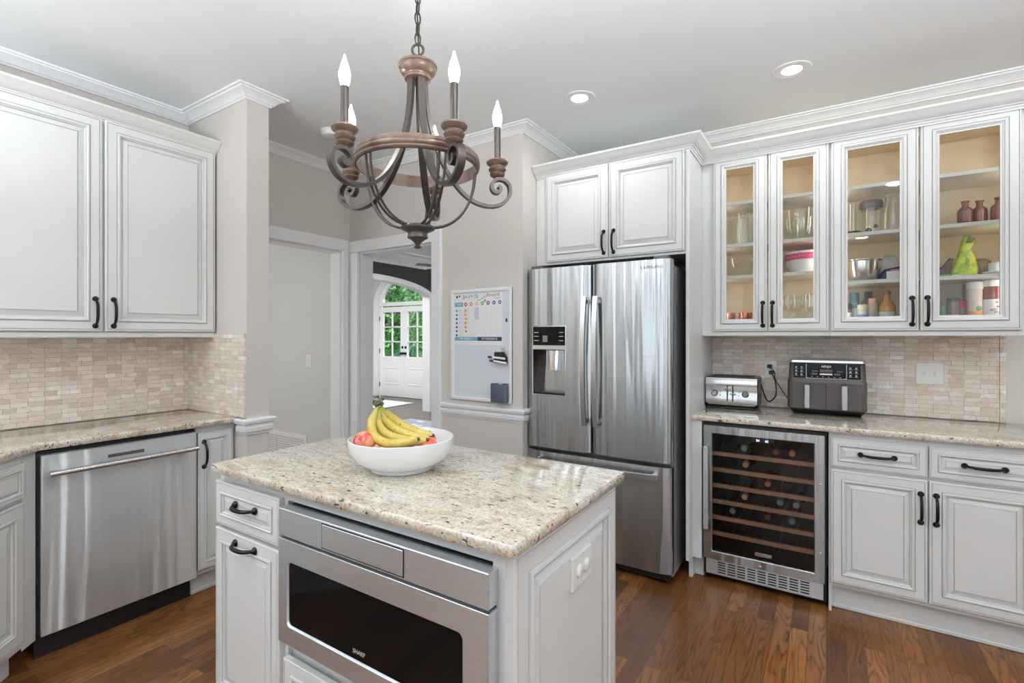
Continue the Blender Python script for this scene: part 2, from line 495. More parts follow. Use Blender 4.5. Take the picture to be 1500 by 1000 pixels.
M['floor2'] = wood_floor('foyer_wood_floor', (srgb(84, 70, 62), srgb(98, 84, 74), srgb(108, 92, 82), srgb(92, 78, 70), srgb(60, 48, 42)), .12, 1.4, .25)
M['steel'] = steel('brushed_steel')
M['steel_flat'] = steel('brushed_steel_flat', col=(.80, .865, .91, 1), wave=.006, rough=.40, aniso=.5)
M['steel_soft'] = steel('brushed_steel_soft', col=(.85, .90, .93, 1), wave=.016, rough=.36)
M['steel_bar'] = plain('satin_steel', (.66, .66, .66, 1), .25, 1.0)
M['chrome'] = plain('polished_chrome', (.78, .78, .78, 1), .08, 1.0)
M['fridge_side'] = plain('grey_fridge_side', srgb(150, 151, 153), .35, .2)
M['steel_dark'] = plain('dark_grey_metal', srgb(96, 96, 98), .4, .6)
M['black'] = plain('black_plastic', srgb(22, 22, 24), .4)
M['gloss'] = plain('gloss_black_glass', srgb(10, 10, 11), .06, coat=.5)
M['mw_glass'] = plain('microwave_window', srgb(12, 12, 13), .09, spec=.16)
M['charcoal'] = plain('charcoal_plastic', srgb(67, 60, 58), .40, noise=.03)
M['bronze'] = plain('oil_rubbed_bronze', srgb(34, 30, 30), .32, .7)
M['iron'] = plain('brushed_iron', srgb(78, 70, 65), .40, .6, noise=.12, nscale=60)
M['ironwood'] = plain('weathered_wood_bronze', srgb(112, 91, 78), .36, .12, noise=.22, nscale=45)
M['ceramic'] = plain('white_ceramic', srgb(236, 237, 238), .12, coat=.3)
M['plastic'] = plain('white_plastic', srgb(236, 235, 232), .35)
M['interior'] = plain('maple_interior', srgb(236, 217, 184), .5, noise=.05, nscale=14)
M['shelf'] = plain('cream_shelf', srgb(248, 243, 230), .45)
M['glass'] = thin_glass('door_glass', (.97, .98, .97, 1), 1.0, 1.45)
M['ware'] = thin_glass('glassware', (.96, .97, .965, 1), 1.0, 1.5, .22)
M['darkglass'] = thin_glass('smoked_glass', (.76, .75, .74, 1), 1.0, 1.5)
M['pane'] = thin_glass('window_glass', (.96, .98, .98, 1), .8, 1.4)
M['bulb'] = emit('lit_bulb', (1, .95, .86, 1), 40)
M['can'] = emit('lit_can_lens', (1, .98, .95, 1), 14)
M['shelfwood'] = plain('beech_slat', srgb(206, 156, 118), .5, noise=.08)
M['white'] = plain('matt_white', srgb(240, 240, 240), .5)
M['board'] = plain('whiteboard_surface', srgb(226, 230, 236), .22)
def col(name, r, g, b, rough=.45, **k):
    if name not in M: M[name] = plain(name, srgb(r, g, b), rough, **k)
    return M[name]
# ================================================================== THE SETTING
CZ = 2.675          # ceiling height
def walls(name, boxes, mat, label=None):
    mb = MB()
    for bx in boxes: mb.box(*bx)
    return structure(name, mb, mat)

mb = MB(); mb.box(-3.36, 3.4, -3.4, 2.70, -.06, 0); mb.box(-1.66, 3.4, 2.70, 3.6, -.06, 0)
structure('floor', mb, M['floor'])
mb = MB(); mb.box(-13, -3.36, 2.60, 12, -.06, -.0005); mb.box(-3.36, -1.66, 2.70, 12, -.06, -.0005); mb.box(-6, -3.36, .5, 2.60, -.06, -.0005)
structure('floor_foyer', mb, M['floor2'])
mb = MB(); mb.box(-3.36, 3.4, -3.4, 3.6, CZ, CZ + .1); mb.box(-6.2, -3.36, .4, 2.66, CZ, CZ + .1); mb.box(-6.05, -1.6, 2.66, 9.5, CZ + .02, CZ + .12)
structure('ceiling', mb, M['ceil'])
mb = MB(); mb.box(-11, -6.05, 2.5, 7.9, 3.2, 3.3)
structure('ceiling_foyer', mb, M['ceil'])

# kitchen shell
walls('wall_right', [(-1.604, 3.4, 3.45, 3.57, 0, CZ)], M['wall'])
walls('wall_pantry', [(-1.72, -1.604, 2.765, 3.45, 0, CZ)], M['wall'])
walls('wall_back', [(-3.36, -3.127, 2.65, 2.765, 0, CZ), (-3.127, -2.347, 2.65, 2.765, 2.013, CZ), (-2.347, -1.604, 2.64, 2.765, 0, CZ)], M['wall'])
walls('wall_left', [(-3.36, -3.25, -3.4, 1.70, 0, CZ), (-3.36, -3.25, 1.70, 2.571, 2.025, CZ), (-3.36, -3.25, 2.571, 2.65, 0, CZ)], M['wall'])
walls('wall_wing', [(-3.25, -2.62, 1.46, 1.585, 0, CZ)], M['wall'])
def wall_with_windows(name, axis, c, t, a0, a1, wins, mat):
    """wall along axis at coordinate c, openings wins=(lo,hi), sill .62, head 2.38"""
    mb = MB(); s, h = .62, 2.38
    edges = [a0] + [q for w in wins for q in w] + [a1]
    def bx(p, q, z0, z1):
        if axis == 'x': mb.box(p, q, c, c + t, z0, z1)
        else: mb.box(c, c + t, p, q, z0, z1)
    for i in range(0, len(edges), 2): bx(edges[i], edges[i + 1], 0, CZ)
    for p, q in wins: bx(p, q, 0, s); bx(p, q, h, CZ)
    structure(name, mb, mat)
    for i, (p, q) in enumerate(wins):
        f = MB()
        m = (p + q) / 2
        for (u0, u1, z0, z1) in ((p, p + .05, s, h), (q - .05, q, s, h), (p, q, s, s + .05), (p, q, h - .05, h), (p, q, 1.475, 1.525), (m - .012, m + .012, s, h)):
            if axis == 'x': f.box(u0, u1, c + t * .4, c + t * .7, z0, z1)
            else: f.box(c + t * .4, c + t * .7, u0, u1, z0, z1)
        global NWIN
        NWIN += 1
        fo = structure('window_%d' % NWIN, f, M['trim'])
        g = MB()
        if axis == 'x': g.quad((p, c + t * .55, s), (q, c + t * .55, s), (q, c + t * .55, h), (p, c + t * .55, h))
        else: g.quad((c + t * .55, p, s), (c + t * .55, q, s), (c + t * .55, q, h), (c + t * .55, p, h))
        structure('pane', g, M['pane'], fo)
NWIN = 0
wall_with_windows('wall_rear', 'x', -3.52, .12, -3.4, 3.4, [(-2.6, -1.2), (-.8, .6), (1.0, 2.4)], M['ceil'])
wall_with_windows('wall_side', 'y', 3.4, .12, -3.4, 3.57, [(-.7, 1.1)], M['ceil'])

# hall behind the left cased opening
walls('wall_hall', [(-6.1, -3.36, 2.60, 2.66, 0, CZ), (-6.2, -6.1, .4, 2.66, 0, CZ), (-6.1, -3.36, .4, .5, 0, CZ)], M['wall_grey'])

# crown moulding of the kitchen, one run with mitred corners
CROWN = [(0, CZ - .053), (.011, CZ - .053), (.013, CZ - .046), (.020, CZ - .043), (.026, CZ - .034), (.046, CZ - .020), (.060, CZ - .015), (.062, CZ - .009), (.074, CZ - .008), (.076, CZ), (0, CZ)]
mb = MB(); mb.sweep([(3.4, 3.45), (-1.604, 3.45), (-1.604, 2.645), (-3.25, 2.645), (-3.25, 1.585), (-2.62, 1.585), (-2.62, 1.46), (-3.25, 1.46), (-3.25, -3.4)], CROWN)
structure('trim_1', mb, M['trim'], ang=25)
def rail(z):
    return [(0, z), (.007, z), (.009, z + .010), (.017, z + .016), (.019, z + .036), (.011, z + .045), (.012, z + .053), (.026, z + .060), (.029, z + .076), (.024, z + .084), (0, z + .086)]
mb = MB(); mb.sweep([(-1.604, 2.80), (-1.604, 2.64), (-2.263, 2.64)], rail(.806)); structure('trim_2', mb, M['trim'], ang=25)
mb = MB(); mb.sweep([(-3.25, 1.585), (-2.62, 1.585), (-2.62, 1.46), (-2.695, 1.46)], rail(.822)); structure('trim_3', mb, M['trim'], ang=25)

# cased opening to the foyer (door_1) and to the hall (door_2): jamb linings and casings
def casing_profile(mb, bx): mb.box(*bx, b=.006)
mb = MB()
mb.box(-3.241, -3.127, 2.625, 2.655, 0, 2.013, .005); mb.box(-2.347, -2.262, 2.615, 2.655, 0, 2.013, .005); mb.box(-3.241, -2.262, 2.618, 2.655, 2.013, 2.104, .005)
mb.box(-3.140, -3.120, 2.655, 2.77, 0, 2.013); mb.box(-2.352, -2.335, 2.655, 2.77, 0, 2.013); mb.box(-3.12, -2.352, 2.655, 2.77, 2.003, 2.013)
mb.box(-3.22, -3.127, 2.765, 2.785, 0, 2.09); mb.box(-2.347, -2.25, 2.765, 2.785, 0, 2.09); mb.box(-3.127, -2.347, 2.765, 2.785, 2.013, 2.09)
structure('door_1', mb, M['trim'])
mb = MB()
mb.box(-3.25, -3.222, 2.565, 2.622, 0, 2.028, .005); mb.box(-3.25, -3.222, 1.60, 2.622, 2.024, 2.116, .005); mb.box(-3.25, -3.225, 1.62, 1.70, 0, 2.024, .005)
mb.box(-3.37, -3.25, 2.560, 2.573, 0, 2.018); mb.box(-3.37, -3.25, 1.70, 2.573, 2.014, 2.026); mb.box(-3.37, -3.25, 1.698, 1.712, 0, 2.018)
structure('door_2', mb, M['trim'])

# return air grille and switch in the hall
t = thing('return_air_grille', 'white louvred return air grille low on the hall wall', 'air vent', (-4.62, 2.60, .06))
mb = MB(); mb.rect_rings(0, .89, 0, .44, [(0, 0), (0, -.012), (.006, -.014), (.028, -.014), (.030, -.004)], 0, False)
for q in (.222, .445, .668): mb.box(q - .008, q + .008, -.012, -.003, .03, .41)
part('frame', mb, M['plastic'], t)
mb = MB()
for i in range(19):
    z = .036 + i * .0202
    mb.quad((.03, -.012, z), (.86, -.012, z), (.86, -.002, z + .014), (.03, -.002, z + .014))
part('louvres', mb, M['plastic'], t)
mb = MB(); mb.quad((.03, -.0005, .03), (.86, -.0005, .03), (.86, -.0005, .41), (.03, -.0005, .41)); part('backing', mb, M['steel_dark'], t)

def switch(name, label, cat, loc, rz, w, h, toggles, group=None):
    t = thing(name, label, cat, loc, rz, group)
    mb = MB(); mb.box(-w / 2, w / 2, -.006, 0, -h / 2, h / 2, .003); part('plate', mb, M['plastic'], t)
    for x in toggles:
        mb = MB(); mb.box(x - .006, x + .006, -.009, -.006, -.013, .013, .001)
        mb.box(x - .004, x + .004, -.018, -.008, -.002, .010, .001); part('toggle', mb, M['plastic'], t)
        for z in (-.03, .03):
            mb = MB(); mb.lathe([(.003, 0), (.003, .0012), (0, .0016)], (x, -.006, z), 10, 'y')
            part('screw', mb, M['plastic'], t)
    return t
switch('light_switch', 'white light switch on the pale hall wall, seen through the left opening', 'light switch', (-3.703, 2.60, 1.143), 0, .072, .117, [0])

# ------------------------------------------------------------------ foyer and dining room beyond the door
def arc(cy, a, b, z0, n=40, t0=0, t1=PI):
    return [(cy + a * math.cos(t0 + (t1 - t0) * i / n), z0 + b * math.sin(t0 + (t1 - t0) * i / n)) for i in range(n + 1)]
# arch wall, plane x=-5.97
AY, AA, AB, AZ = 5.30, 1.30, .22, 2.016
mb = MB()
inner = arc(AY, AA, AB, AZ)
for x0, x1 in ((-6.10, -5.97),):
    mb.box(x0, x1, 2.67, AY - AA, 0, CZ + .02); mb.box(x0, x1, AY + AA, 8.9, 0, CZ + .02)
    for (y0, z0), (y1, z1) in zip(inner[:-1], inner[1:]):
        k = mb.addv([(x0, y0, z0), (x0, y1, z1), (x0, y1, CZ + .02), (x0, y0, CZ + .02), (x1, y0, z0), (x1, y1, z1), (x1, y1, CZ + .02), (x1, y0, CZ + .02)])
        mb.face((k, k + 1, k + 2, k + 3)); mb.face((k + 7, k + 6, k + 5, k + 4)); mb.face((k, k + 4, k + 5, k + 1))
structure('wall_arch', mb, M['wall_dark'])
mb = MB()
outer = arc(AY, AA + .115, AB + .088, AZ)
inn = arc(AY, AA, AB, AZ)
for x0, x1 in ((-6.12, -5.945),):
    full_o = [(AY + AA + .115, 0)] + outer + [(AY - AA - .115, 0)]
    full_i = [(AY + AA, 0)] + inn + [(AY - AA, 0)]
    rings = []
    for (yo, zo), (yi, zi) in zip(full_o, full_i):
        rings.append([(x0, yi - (.004 if yi > AY else -.004), zi), (x1, yi - (.004 if yi > AY else -.004), zi), (x1 - .006, yi * .6 + yo * .4, zi * .6 + zo * .4), (x1, yo, zo), (x0, yo, zo)])
    mb.loft(rings, True, True, True)
structure('trim_4', mb, M['trim'], ang=25)
# deep white crown over the dark wall
mb = MB(); mb.sweep([(-5.97, 2.66), (-5.97, 9.4)][::-1], [(0, 2.515), (.02, 2.515), (.03, 2.54), (.05, 2.56), (.09, 2.61), (.14, 2.65), (.15, 2.67), (.30, 2.672), (.30, 2.695), (0, 2.695)])
structure('trim_5', mb, M['trim'])
walls('wall_dining', [(-6.0, -1.5, 9.2, 9.3, 0, CZ + .02), (-1.60, -1.5, 3.6, 9.3, 0, CZ + .02)], M['wall_grey'])

# foyer front wall with arched double door, plane y=7.72
DX0, DX1, DY = -8.50, -6.98, 7.72
dxc = (DX0 + DX1) / 2; TR = (DX1 - DX0) / 2; TZ = 2.03
mb = MB()
mb.box(-11, DX0 - .02, DY, DY + .16, 0, 3.25); mb.box(DX1 + .02, -6.1, DY, DY + .16, 0, 3.25)
top = [(dxc + (TR + .02) * math.cos(PI * i / 32), TZ + (TR - .10) * math.sin(PI * i / 32)) for i in range(33)]
for (xa, za), (xb, zb) in zip(top[:-1], top[1:]):
    k = mb.addv([(xa, DY, za), (xb, DY, zb), (xb, DY, 3.25), (xa, DY, 3.25), (xa, DY + .16, za), (xb, DY + .16, zb), (xb, DY + .16, 3.25), (xa, DY + .16, 3.25)])
    mb.face((k, k + 1, k + 2, k + 3)); mb.face((k + 4, k + 7, k + 6, k + 5)); mb.face((k, k + 4, k + 5, k + 1))
structure('wall_foyer', mb, M['wall_grey'])
walls('wall_foyer_left', [(-11.1, -11, 2.5, 7.9, 0, 3.25), (-11, -6.1, 2.5, 2.6, 0, 3.25)], M['wall_grey'])
# casing + transom frame
mb = MB()
def arch_path(r, zb, h): return [(dxc + r, 0)] + [(dxc + r * math.cos(PI * i / 32), TZ + h * math.sin(PI * i / 32)) for i in range(33)] + [(dxc - r, 0)]
po = arch_path(TR + .11, 0, TR - .02); pi_ = arch_path(TR - .005, 0, TR - .12)
mb.loft([[(a, DY - .03, b), (c, DY - .03, d), (c, DY + .10, d), (a, DY + .10, b)] for (a, b), (c, d) in zip(po, pi_)], True, True, True)
structure('trim_6', mb, M['trim'])
mb = MB()
fo = [(dxc + (TR - .01) * math.cos(PI * i / 32), TZ + (TR - .12) * math.sin(PI * i / 32)) for i in range(33)]
fi = [(dxc + (TR - .12) * math.cos(PI * i / 32), TZ + .06 + (TR - .27) * math.sin(PI * i / 32)) for i in range(33)]
mb.loft([[(a, DY + .03, b), (c, DY + .03, d), (c, DY + .09, d), (a, DY + .09, b)] for (a, b), (c, d) in zip(fo, fi)], True, True, True)
mb.box(DX0 + .01, DX1 - .01, DY + .02, DY + .10, TZ - .02, TZ + .06)
wt = structure('window_10', mb, M['trim'])
mb = MB(); k = mb.addv([(x, DY + .06, z) for x, z in fi]); mb.face(list(range(k, k + len(fi)))); structure('pane', mb, M['pane'], wt)

def entry_door(label, x0, x1, knob_right):
    w = x1 - x0
    t = thing('entry_door', label, 'door', (x0, DY + .045, .012), 0, 'french entry doors')
    H = 1.975
    mb = MB(); st = .105; gz0, gz1 = .88, 1.86
    mb.box(0, st, 0, .04, 0, H); mb.box(w - st, w, 0, .04, 0, H); mb.box(st, w - st, 0, .04, gz1, H); mb.box(st, w - st, 0, .04, 0, gz0)
    mb.rect_rings(st + .02, w - st - .02, .26, .64, [(0, 0), (.008, -.008), (.02, -.010), (.03, .004), (.06, -.004), (.07, -.006)], 0, True)
    part('slab', mb, M['trim'], t)
    mb = MB()
    mb.box(w / 2 - .012, w / 2 + .012, .005, .035, gz0, gz1)
    for i in (1, 2):
        z = gz0 + (gz1 - gz0) * i / 3
        mb.box(st, w - st, .005, .035, z - .012, z + .012)
    part('muntins', mb, M['trim'], t)
    for i in range(2):
        for j in range(3):
            g = MB(); a = st + (w - 2 * st) * i / 2; b = st + (w - 2 * st) * (i + 1) / 2; c = gz0 + (gz1 - gz0) * j / 3; d = gz0 + (gz1 - gz0) * (j + 1) / 3
            g.quad((a, .02, c), (b, .02, c), (b, .02, d), (a, .02, d)); part('pane', g, M['pane'], t)
    kx = w - .045 if knob_right else .045
    mb = MB(); mb.lathe([(.030, 0), (.030, .006), (.012, .012), (.012, .03), (.026, .036), (.030, .05), (.022, .062), (0, .066)], (kx, 0, .955), 16, 'y')
    for p in range(0): pass
    part('knob', mb, M['black'], t)
    mb = MB(); mb.lathe([(.030, 0), (.030, .008), (.022, .016), (0, .017)], (kx, 0, 1.085), 16, 'y'); part('deadbolt', mb, M['black'], t)
    hx = -.004 if knob_right else w + .004
    for z in (.25, 1.0, 1.72):
        mb = MB(); mb.box(hx - .008, hx + .008, -.012, .012, z - .05, z + .05); part('hinge', mb, M['black'], t)
    return t
entry_door('white half-glazed entry door, left leaf of the pair in the foyer', DX0 + .012, dxc - .003, True)
entry_door('white half-glazed entry door, right leaf of the pair in the foyer', dxc + .003, DX1 - .012, False)
mb = MB(); mb.sweep([(-6.1, DY), (DX1 + .12, DY)][::1], [(0, 0), (.015, 0), (.015, .16), (.006, .20), (0, .20)]); mb.sweep([(DX0 - .12, DY), (-11, DY)], [(0, 0), (.015, 0), (.015, .30), (.006, .34), (0, .34)])
structure('baseboard_foyer', mb, M['trim'])
switch('light_switch', 'small white switch plate on the foyer wall left of the entry doors', 'light switch', (-8.90, DY, 1.15), 0, .10, .12, [-.02, .02])
# rugs
mb = MB(); mb.box(-9.2, -6.95, 6.35, 7.25, 0, .012, .004)
solo('door_mat', mb, col('rug_white', 232, 232, 230, .9), 'pale rug lying on the foyer floor before the entry doors', 'rug')
n = NT('patterned_rug'); v = n.coords((1, 1, 1))
vo = n.node('ShaderNodeTexVoronoi'); vo.inputs['Scale'].default_value = 7; n.link(v, vo.inputs['Vector'])
a = n.noise(v, 9, 4, .7)
mx = n.node('ShaderNodeMath', operation='ADD'); n.link(vo.outputs['Distance'], mx.inputs[0]); n.link(a, mx.inputs[1])
n.link(n.ramp(mx.outputs[0], [(.45, srgb(128, 136, 152)), (.62, srgb(188, 190, 194)), (.8, srgb(214, 212, 208)), (1, srgb(150, 156, 168))]), n.bsdf.inputs['Base Color']); n.bsdf.inputs['Roughness'].default_value = .95
mb = MB(); mb.box(-5.7, -3.2, 3.4, 5.85, 0, .012, .004)
solo('area_rug', mb, n.mat, 'grey patterned area rug on the dining room floor beyond the doorway', 'rug')
# ceiling fan blade tip visible in the dining room
t = thing('ceiling_fan', 'dark ceiling fan glimpsed through the doorway under the far ceiling', 'ceiling fan', (-4.95, 6.05, 2.36))
mb = MB(); mb.lathe([(.02, .335), (.05, .33), (.05, .29), (.014, .28), (.014, .12), (.09, .10), (.11, .05), (.09, 0), (.05, -.02)], (0, 0, 0), 20); part('motor', mb, M['bronze'], t)
for i in range(5):
    a = R(172 + 72 * i); mb = MB()
    c, s_ = math.cos(a), math.sin(a)
    def P(r, o, z): return (c * r - s_ * o, s_ * r + c * o, z)
    mb.loft([[P(r, -wd, .06), P(r, wd, .075), P(r, wd, .081), P(r, -wd, .066)] for r, wd in ((.10, .03), (.2, .06), (.58, .07), (.62, .05))], True, True, True)
    part('blade', mb, M['bronze'], t)

# ------------------------------------------------------------------ outside the entry door
n = NT('lawn'); f = n.noise(n.coords(), 3, 5); n.link(n.ramp(f, [(.3, srgb(84, 132, 58)), (.7, srgb(132, 176, 92))]), n.bsdf.inputs['Base Color']); n.bsdf.inputs['Roughness'].default_value = .9
mb = MB(); mb.box(-60, 30, 10.2, 80, -.5, -.4); structure('ground', mb, n.mat)
mb = MB(); mb.box(-10, -5.5, 7.88, 10.2, -.42, -.03); structure('floor_porch', mb, col('porch_concrete', 176, 172, 166, .8))
def leaf_mat(name, c0, c1, c2):
    n = NT(name); f = n.noise(n.coords(), 5.5, 6, .75)
    n.link(n.ramp(f, [(.32, srgb(*c0)), (.5, srgb(*c1)), (.68, srgb(*c2))]), n.bsdf.inputs['Base Color']); n.bsdf.inputs['Roughness'].default_value = .7
    return n.mat
LM = [leaf_mat('leaves_deep', (70, 124, 76), (124, 178, 118), (200, 230, 182)), leaf_mat('leaves_light', (104, 160, 100), (160, 208, 148), (222, 242, 206)), leaf_mat('leaves_cyan', (84, 146, 114), (140, 196, 168), (208, 238, 222))]
BARK = col('bark', 92, 78, 66, .9)
def tree(label, x, y, h, r, m, seed):
    rd = random.Random(seed)
    t = thing('tree', label, 'tree', (x, y, -.42), 0, None)
    mb = MB(); mb.tube([(0, 0, 0), (.05, .03, h * .3), (-.04, .02, h * .6), (0, 0, h * .8)], [.16, .13, .10, .05], 8); part('trunk', mb, BARK, t)
    mb = MB()
    for i in range(6500):
        a = rd.uniform(0, 2 * PI); b = math.acos(rd.uniform(-1, 1)); q = rd.uniform(.55, 1.0) ** .5
        rr = r * q * (0.8 + .25 * math.sin(3 * a + seed))
        p = Vector((rr * math.sin(b) * math.cos(a), rr * math.sin(b) * math.sin(a), h * .58 + h * .42 * q * math.cos(b)))
        d1 = Vector((rd.uniform(-1, 1), rd.uniform(-1, 1), rd.uniform(-1, 1))).normalized()
        d2 = d1.cross(Vector((rd.uniform(-1, 1), rd.uniform(-1, 1), rd.uniform(-1, 1)))).normalized()
        s_ = rd.uniform(.055, .13)
        mb.quad(p - d1 * s_, p + d2 * s_ * .5, p + d1 * s_, p - d2 * s_ * .5)
    part('foliage', mb, m, t)
TREES = [('dense green tree outside the left glass of the entry doors', -14.4, 13.4, 5.2, 1.15, 0), ('light green tree outside the right glass of the entry doors', -11.75, 12.9, 5.6, 1.05, 1),
         ('tall blue-green tree farther back behind the left entry door', -21.6, 19.6, 8.5, 2.0, 2), ('tall light green tree farther back behind the middle of the entry doors', -17.3, 19.2, 9.0, 1.9, 1)]
for i, (lb, x, y, h, r, m) in enumerate(TREES): tree(lb, x, y, h, r, LM[m], 11 + i)
t = thing('hedge', 'high green hedge closing the garden behind the trees beyond the entry doors', 'hedge', (-25, 25, -.42))
rd = random.Random(5); mb = MB()
mb.box(-8, 12, -.2, 1.2, 0, 5.4)
for i in range(9000):
    p = Vector((rd.uniform(-8, 12), rd.uniform(-.7, -.1), rd.uniform(.0, 6.2)))
    d1 = Vector((rd.uniform(-1, 1), rd.uniform(-.4, .4), rd.uniform(-1, 1))).normalized(); d2 = d1.cross(Vector((0, 1, .2))).normalized(); q = rd.uniform(.10, .24)
    mb.quad(p - d1 * q, p + d2 * q * .5, p + d1 * q, p - d2 * q * .5)
part('foliage', mb, LM[2], t)
t = thing('porch_railing', 'black metal stair railing outside the right entry door', 'railing', (-9.3, 9.3, -.42))
mb = MB(); mb.tube([(-.9, 0, 1.20), (0, 0, 1.20), (1.0, .5, .75)], .022, 8); part('handrail', mb, M['black'], t)
for i in range(9):
    x = -.85 + i * .2
    z = 1.18 if x < 0 else 1.18 - .45 * x
    mb = MB(); mb.box(x - .009, x + .009, max(0, x) * .5 - .009, max(0, x) * .5 + .009, 0, z); part('baluster', mb, M['black'], t)
# ================================================================== CABINETS
def pull(cx, cz, L, vertical, y=0.0, proj=.030):
    mb = MB(); n = 14; pts = []; rad = []
    for i in range(n + 1):
        u = -1 + 2 * i / n
        h = proj * (1 - abs(u) ** 3.2) + .003
        pts.append((cx, y - h, cz + u * L / 2) if vertical else (cx + u * L / 2, y - h, cz))
        rad.append(.0052 + .0016 * (1 - u * u))
    mb.tube(pts, rad, 10)
    for sg in (-1, 1):
        c = (cx, y, cz + sg * L / 2) if vertical else (cx + sg * L / 2, y, cz)
        mb.lathe([(.0125, 0), (.0125, .003), (.010, .006), (.007, .010), (.0045, .013), (0, .014)], c, 14, 'y')
    return mb
def add_door(root, x0, x1, z0, z1, hx=None, hz=None, hl=.128, vert=True, name='door', k=None):
    mb = MB(); mb.panel_door(x0, x1, z0, z1, -.021, .020, k)
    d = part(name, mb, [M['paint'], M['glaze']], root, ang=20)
    if hx is not None: part('handle', pull(hx, hz, hl, vert, -.021), M['bronze'], d)
    return d

# ---- upper cabinet with solid doors, left wall (local x -> +y, depth -> -x)
t = thing('upper_cabinet', 'white wall cabinet with raised-panel doors above the dishwasher', 'wall cabinet', (-2.94, .42, 0), 90)
L = 1.455 - .42
mb = MB(); mb.box(0, L, 0, .294, 1.372, 2.405); part('body', mb, M['paint'], t)
mb = MB(); mb.box(-.0, L, -.006, .294, 1.345, 1.372, .004); part('light_rail', mb, M['paint'], t)
add_door(t, .012, .512, 1.375, 2.392, .485, 1.465)
add_door(t, .523, L - .006, 1.375, 2.392, .556, 1.465)
CABCROWN = [(0, 2.372), (.006, 2.372), (.008, 2.380), (.013, 2.383), (.015, 2.390), (.022, 2.393), (.024, 2.398), (.034, 2.402), (.050, 2.416), (.062, 2.432), (.068, 2.436), (.070, 2.446), (0, 2.446)]
mb = MB(); mb.sweep([(L + .003, -.0), (-.3, -.0)], CABCROWN)
part('crown_moulding', mb, M['paint'], t, ang=20)

# ---- base cabinets, left side
t = thing('base_cabinet', 'narrow white base cabinet with one tall door right of the dishwasher', 'base cabinet', (-2.741, 1.264, 0), 90)
mb = MB(); mb.box(0, .192, 0, .47, .117, .882); mb.box(.182, .192, -.0, .47, 0, .117); part('body', mb, M['paint'], t)
mb = MB(); mb.box(0, .182, .060, .075, 0, .117); mb.box(0, .182, .052, .060, 0, .022, .004); part('toe_kick', mb, M['paint'], t)
add_door(t, .003, .176, .145, .853, .030, .740, .128, True, k=.62)
# diagonal corner sink base
t = thing('corner_base_cabinet', 'white angled corner base cabinet left of the dishwasher', 'base cabinet', (-2.728, .640, 0), 135)
mb = MB(); mb.box(-.86, 0, 0, .40, .117, .882); part('body', mb, M['paint'], t)
mb = MB(); mb.box(-.86, -.03, .06, .075, 0, .117); part('toe_kick', mb, M['paint'], t)
mb = MB(); mb.box(-.062, .0, -.004, .0, .105, .882, .002); part('filler_strip', mb, M['paint'], t)
add_door(t, -.80, -.068, .715, .853, None, name='drawer'); add_door(t, -.80, -.068, .145, .700)
t = thing('filler_panel', 'slim white filler panel between the angled corner cabinet and the dishwasher', 'cabinet panel', (-2.741, .6405, 0), 90)
mb = MB(); mb.box(0, .0125, 0, .45, .10, .882, .001); part('panel', mb, M['paint'], t)

# ---- glass-door wall cabinets, right wall
def glass_cabinet(label, x0, x1, doors, shelves, filler, group=None):
    t = thing('glass_door_cabinet', label, 'wall cabinet', (x0, 3.122, 0), 0, group)
    W = x1 - x0; D = .312; f = filler
    mb = MB()
    mb.box(f, f + .016, .002, D, 1.378, 2.40); mb.box(W - .016, W, .002, D, 1.378, 2.40); mb.box(f + .016, W - .016, D - .008, D, 1.378, 2.40)
    mb.box(f + .016, W - .016, .002, D - .008, 1.378, 1.40); mb.box(f + .016, W - .016, .002, D - .008, 2.375, 2.395)
    part('interior', mb, M['interior'], t)
    mb = MB()
    mb.box(0, W, -.001, .018, 2.335, 2.405); mb.box(0, W, -.001, .018, 1.370, 1.400)
    mb.box(0, f + .03, -.001, .018, 1.40, 2.335); mb.box(W - .03, W, -.001, .018, 1.40, 2.335)
    mb.box(W - .0002, W + .0012, 0.018, D, 1.378, 2.405); mb.box(f - .0012, f - .0002, .018, D, 1.378, 2.405)
    part('face_frame', mb, M['paint'], t)
    mb = MB(); mb.box(0, W, -.008, D, 1.352, 1.377, .004); part('light_rail', mb, M['paint'], t)
    for sx_ in (f + .045, W - .045) if f > .02 else (.045, W - .045):
        l_ = light('cabinet_fill', 'AREA', (x0 + sx_, 3.122 + .010, 1.89), (R(90), 0, R(18 if sx_ > W / 2 else -18)), 0.6, .012, .90, (1, .92, .80))  # added hidden light behind the stile, brightens the shelves and interior
    for z in shelves:
        mb = MB(); mb.box(f + .032, W - .032, .004, D - .01, z - .02, z, .002); part('shelf', mb, M['shelf'], t)
    for (a, b, hx) in doors:
        mb = MB(); fr = .070 if b - a < .3 else .072
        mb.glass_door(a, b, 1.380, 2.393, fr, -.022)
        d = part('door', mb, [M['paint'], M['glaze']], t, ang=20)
        g = MB(); g.quad((a + fr - .006, -.010, 1.38 + fr - .006), (b - fr + .006, -.010, 1.38 + fr - .006), (b - fr + .006, -.010, 2.393 - fr + .006), (a + fr - .006, -.010, 2.393 - fr + .006))
        part('glass_pane', g, M['glass'], d)
        part('handle', pull(hx, 1.475, .128, True, -.022), M['bronze'], d)
    return t
XA = -.632
glass_cabinet('white glass-door wall cabinet beside the refrigerator, holding glassware and a pink-banded bowl', XA, .0165, [(-.564 - XA, -.281 - XA, -.302 - XA), (-.274 - XA, .0105 - XA, -.253 - XA)], [2.137, 1.890, 1.706], .06, 'glass-door wall cabinets')
XB = .017
glass_cabinet('white glass-door wall cabinet holding spices, brown bottles and a green pouch', XB, .762, [(.022 - XB, .381 - XB, .356 - XB), (.388 - XB, .744 - XB, .414 - XB)], [2.137, 1.892, 1.643], .0, 'glass-door wall cabinets')
mb = MB(); mb.sweep([(.80, 3.098), (-.631, 3.098)], CABCROWN)
